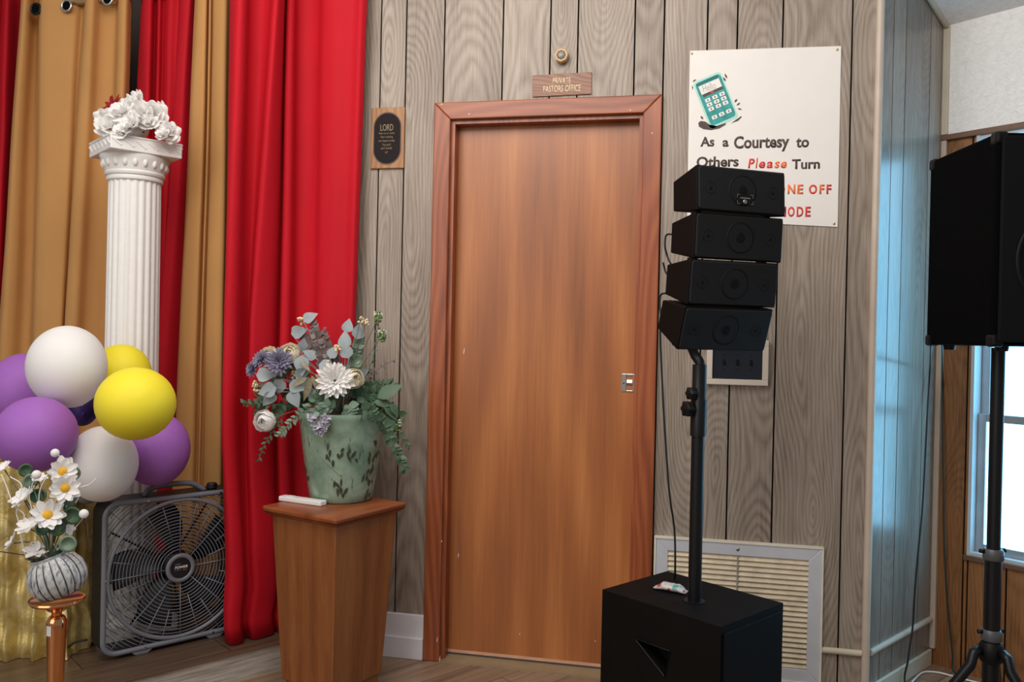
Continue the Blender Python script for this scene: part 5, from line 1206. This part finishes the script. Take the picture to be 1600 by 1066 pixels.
for s in (-1, 1):
    for (x0, x1, y0, y1) in ((0.017, 0.026, 0.0125, 0.0140), (0.0245, 0.026, 0.004, 0.014), (0.017, 0.026, -0.014, -0.0125), (0.0245, 0.026, -0.014, -0.004)):
        box(b, (min(s*x0, s*x1), y0, 0.0023), (max(s*x0, s*x1), y1, 0.0028), Matrix.Translation((MW*0.52, -MH*0.70, 0.0005)))
box(b, (-0.016, 0.002, 0.0023), (0.016, 0.0055, 0.0028), Matrix.Translation((MW*0.52, -MH*0.70, 0.0005))); lathe(b, [(0.0062, 0.0023), (0.0055, 0.003)], 18, Matrix.Translation((MW*0.52, -MH*0.70 - 0.006, 0.0005)))
obj('emblem', b, M['nickel'], bd, world=False)
# cables of the array
def cable(name, label, pts, r, m):
    b = BM(); tube(b, spline(pts, 8), r, 7); return tag(obj(name, b, m, smooth=True), label, 'cable')
DC = DA + 0.16
cable('speaker_cable', 'black cable running from the array down past the pole to the subwoofer', [atD(1048, 470, DC), atD(1036, 478, DC + 0.03), atD(1032, 520, DC + 0.05), atD(1035, 600, DC + 0.05), atD(1040, 690, DC + 0.05), atD(1046, 770, DC + 0.05), atD(1054, 830, DC + 0.06), atD(1055, 890, DC + 0.06), atZ(1054, 905, ZB + 0.004)], 0.0032, M['cable'])
cable('jumper_cable', 'short black loop behind the second array speaker', [atD(1050, 366, DC - 0.02), atD(1041, 368, DC), atD(1039, 385, DC), atD(1044, 404, DC), atD(1048, 412, DC - 0.03)], 0.003, M['cable'])
cable('jumper_cable', 'short black stub cable behind the third array speaker', [atD(1036, 410, DC), atD(1040, 425, DC), atD(1046, 432, DC - 0.04)], 0.003, M['cable'])
cable('jumper_cable', 'short black cable loop behind the lowest array speaker', [atD(1044, 458, DC - 0.02), atD(1032, 462, DC), atD(1032, 488, DC), atD(1040, 500, DC - 0.02)], 0.003, M['cable'])
# sweet wrapper on the sub
wp = atZ(1048, 918, ZB + 0.0105); wr = BM(); rng = random.Random(3)
wa = atZ(1024, 913, ZB + 0.012); wb_ = atZ(1073, 922, ZB + 0.012); wd_ = (wb_ - wa).normalized(); wn_ = Vector((-wd_.y, wd_.x, 0)); Lw = (wb_ - wa).length
rings = []
for i in range(17):
    t = i/16; prof_ = 0.011*min(1, 0.25 + 3*min(t, 1 - t)) if 0.12 < t < 0.88 else 0.0035; wdt = 0.021 if 0.12 < t < 0.88 else 0.016; row = []
    for j in range(12):
        a = 2*PI*j/12; q = wa + wd_*Lw*t + wn_*math.cos(a)*wdt*(1 + 0.12*rng.uniform(-1, 1)); q.z = ZB + 0.0014 + prof_*(1 + math.sin(a))*(1 + 0.06*rng.uniform(-1, 1)); row.append(wr.verts.new(q))
    rings.append(row)
for A, B_ in zip(rings, rings[1:]):
    for j in range(12): wr.faces.new((A[j], A[(j+1) % 12], B_[(j+1) % 12], B_[j]))
wr.faces.new(rings[0]); wr.faces.new(list(reversed(rings[-1])))
t = NT('printed_wrapper'); nz = t.noise(t.coord(), 45, 2, 0.4); t.l(t.ramp(nz, [(0.30, lin((70, 150, 150))), (0.42, lin((190, 190, 186))), (0.58, lin((200, 192, 190))), (0.64, lin((196, 70, 64))), (0.72, lin((58, 74, 84)))]), t.b.inputs['Base Color']); t.b.inputs['Roughness'].default_value = 0.25
tag(obj('snack_wrapper', wr, t.m, smooth=True), 'small crumpled printed snack packet lying on top of the subwoofer', 'wrapper')

# ------------------------------------------------------------------ loudspeaker on tripod, right
ftl = atD(1562, 204, 2.23); fbl = atD(1560, 541, 2.23); btl = atD(1453, 242, 2.62)
SH = ftl.z - fbl.z; zb0 = fbl.z
dback = Vector((btl.x - ftl.x, btl.y - ftl.y, 0)); SD = dback.length; dback.normalize(); dacr = Vector((-dback.y, dback.x, 0))
if dacr.x < 0: dacr = -dacr
SWd = 0.40
spk = thing('loudspeaker', 'big black loudspeaker on a tripod in front of the window', 'speaker', (ftl.x, ftl.y, zb0))
Msp = Matrix(((dacr.x, dback.x, 0, ftl.x), (dacr.y, dback.y, 0, ftl.y), (0, 0, 1, zb0), (0, 0, 0, 1)))   # x across, y back, z up
def sob(name, b, m, parent=None, **k): b.transform(Msp); return obj(name, b, m, parent or spk, **k)
carpet = mat('black_carpet', (6, 6, 7), 0.95, var=0.3, scale=200, bump=0.5, bscale=500, spec=0.05)
b = BM(); box(b, (0, 0.012, 0), (SWd, SD, SH)); sob('cabinet', b, carpet, bevel=0.010)
b = BM(); box(b, (0.012, 0.0, 0.012), (SWd - 0.012, 0.0115, SH - 0.012)); gg = sob('grille', b, mat('dark_grille_cloth', (13, 14, 16), 0.8, var=0.2, scale=300, spec=0.15), bevel=0.003)
b = BM(); lathe(b, [(0.150, 0.0), (0.150, 0.003), (0.138, 0.003), (0.136, 0.0)], 48, Matrix(((1, 0, 0, SWd/2), (0, 0, -1, 0.0), (0, 1, 0, SH*0.40), (0, 0, 0, 1))), cap=False); sob('woofer_ring', b, M['driver'], gg, smooth=True)
for x in (0, SWd):
    for y in (0.012, SD):
        for z in (0, SH):
            b = BM(); sx = 1 if x == 0 else -1; sy = 1 if y < 0.1 else -1; sz = 1 if z == 0 else -1
            lo = [x - sx*0.003, y - sy*0.003, z - sz*0.003]; hi = [x + sx*0.032, y + sy*0.032, z + sz*0.032]
            box(b, [min(a, c) for a, c in zip(lo, hi)], [max(a, c) for a, c in zip(lo, hi)]); sob('corner_cap', b, M['black_plastic'], bevel=0.008)
for x in (0.05, SWd - 0.05):
    for y in (0.055, SD - 0.05): b = BM(); lathe(b, [(0.016, -0.014), (0.018, 0.0)], 14, Matrix.Translation((x, y, 0))); sob('rubber_foot', b, M['black_plastic'], smooth=True, sharp=0.8)
# tripod under it
tp0 = atD(1560, 545, 2.42); tps = Vector((tp0.x, tp0.y, 0))
tpd = thing('speaker_tripod', 'black tripod stand holding the big loudspeaker by the window', 'speaker stand', tps)
zt1 = lambda py: atY(1550, py, tps.y).z
zc1, zc2 = zt1(866), zt1(992)
b = BM(); tube(b, [(tps.x, tps.y, zc1), (tps.x, tps.y, zb0 - 0.004)], 0.0185, 20); obj('upper_pole', b, M['black_metal'], tpd, smooth=True, sharp=0.8)
b = BM(); tube(b, [(tps.x, tps.y, 0.12), (tps.x, tps.y, zc1 + 0.004)], 0.0225, 20); obj('lower_pole', b, M['black_metal'], tpd, smooth=True, sharp=0.8)
for z in (zc1, zc2):
    b = BM(); lathe(b, [(0.024, z - 0.018), (0.028, z - 0.014), (0.028, z + 0.010), (0.024, z + 0.016)], 24, Matrix.Translation((tps.x, tps.y, 0))); cl = obj('collar', b, mat('grey_collar', (78, 80, 82), 0.4), tpd, smooth=True, sharp=0.8)
    b = BM(); tube(b, [Vector((tps.x, tps.y, z + 0.008)) - rt*0.026, Vector((tps.x, tps.y, z + 0.010)) - rt*0.040], 0.006, 8); tube(b, [Vector((tps.x, tps.y, z + 0.008)) + rt*0.024, Vector((tps.x, tps.y, z + 0.012)) + rt*0.034], 0.007, 8); obj('collar_bolt', b, M['black_plastic'], cl, smooth=True)
zh = zc2 - 0.055
b = BM(); lathe(b, [(0.026, zh - 0.025), (0.034, zh - 0.015), (0.034, zh + 0.02), (0.026, zh + 0.035)], 20, Matrix.Translation((tps.x, tps.y, 0))); obj('leg_hub', b, M['black_plastic'], tpd, smooth=True, sharp=0.8)
b = BM(); lathe(b, [(0.026, 0.135), (0.034, 0.14), (0.034, 0.17), (0.026, 0.175)], 20, Matrix.Translation((tps.x, tps.y, 0))); obj('brace_hub', b, M['black_plastic'], tpd, smooth=True, sharp=0.8)
for i, az in enumerate((math.radians(200), math.radians(-60), math.radians(65))):
    d_ = Vector((math.cos(az), math.sin(az), 0)); c_ = Vector((tps.x, tps.y, 0))
    b = BM(); tube(b, [c_ + d_*0.036 + Vector((0, 0, zh + 0.012)), c_ + d_*0.055 + Vector((0, 0, zh + 0.005)), c_ + d_*0.065 + Vector((0, 0, zh - 0.03)), c_ + d_*0.34 + Vector((0, 0, 0.014))], 0.0145, 10); lg = obj('leg', b, M['black_metal'], tpd, smooth=True)
    b = BM(); sphere(b, c_ + d_*0.345 + Vector((0, 0, 0.017)), 0.017, 12, 8); obj('rubber_foot', b, M['black_plastic'], lg, smooth=True)
    b = BM(); tube(b, [c_ + d_*0.034 + Vector((0, 0, 0.155)), c_ + d_*0.19 + Vector((0, 0, 0.18))], 0.007, 8); obj('brace', b, M['black_metal'], tpd, smooth=True)
# cables hanging by the return wall
def on2(px, py, off=0.02): p = at_wall(px, py, (P1[0] + math.sin(A2)*off, P1[1] - math.cos(A2)*off), A2); return p
kpt = [atD(1455, 536, 2.60)] + [on2(x, y, 0.03) for (x, y) in ((1453, 580), (1449, 650), (1445, 730), (1441, 800), (1434, 870), (1429, 930), (1426, 980), (1419, 1030))]
e_ = kpt[-1]; kpt += [Vector((e_.x - 0.01, e_.y - 0.03, 0.008)), Vector((e_.x + 0.05, e_.y - 0.25, 0.006)), Vector((e_.x + 0.35, e_.y - 0.5, 0.006))]
cable('speaker_cable', 'black cable hanging from the big loudspeaker along the angled grey wall', kpt, 0.0034, M['cable'])
def on3(px, py, off=0.02): q = P2[0] + math.sin(A3)*off, P2[1] - math.cos(A3)*off; return at_wall(px, py, q, A3)
kp3 = [atD(1472, 530, 2.75)] + [on3(x, y, 0.035) for (x, y) in ((1473, 590), (1473, 660), (1474, 760), (1475, 840), (1480, 940), (1488, 1020))]
e_ = kp3[-1]; kp3 += [Vector((e_.x + 0.01, e_.y - 0.02, 0.006)), Vector((e_.x + 0.10, e_.y - 0.20, 0.006))]
cable('speaker_cable', 'dark green cable hanging in the corner beside the brown panelling', kp3, 0.0032, M['cable_green'])
e_ = atZ(1430, 1062, 0.005)
cable('floor_cable', 'thin white cable lying along the floor at the base of brown panelling', [atZ(1425, 1066, 0.005), atZ(1440, 1052, 0.005), atZ(1455, 1050, 0.005), atZ(1475, 1053, 0.005), atZ(1500, 1060, 0.005), atZ(1540, 1070, 0.005)], 0.0035, M['white_plastic'])
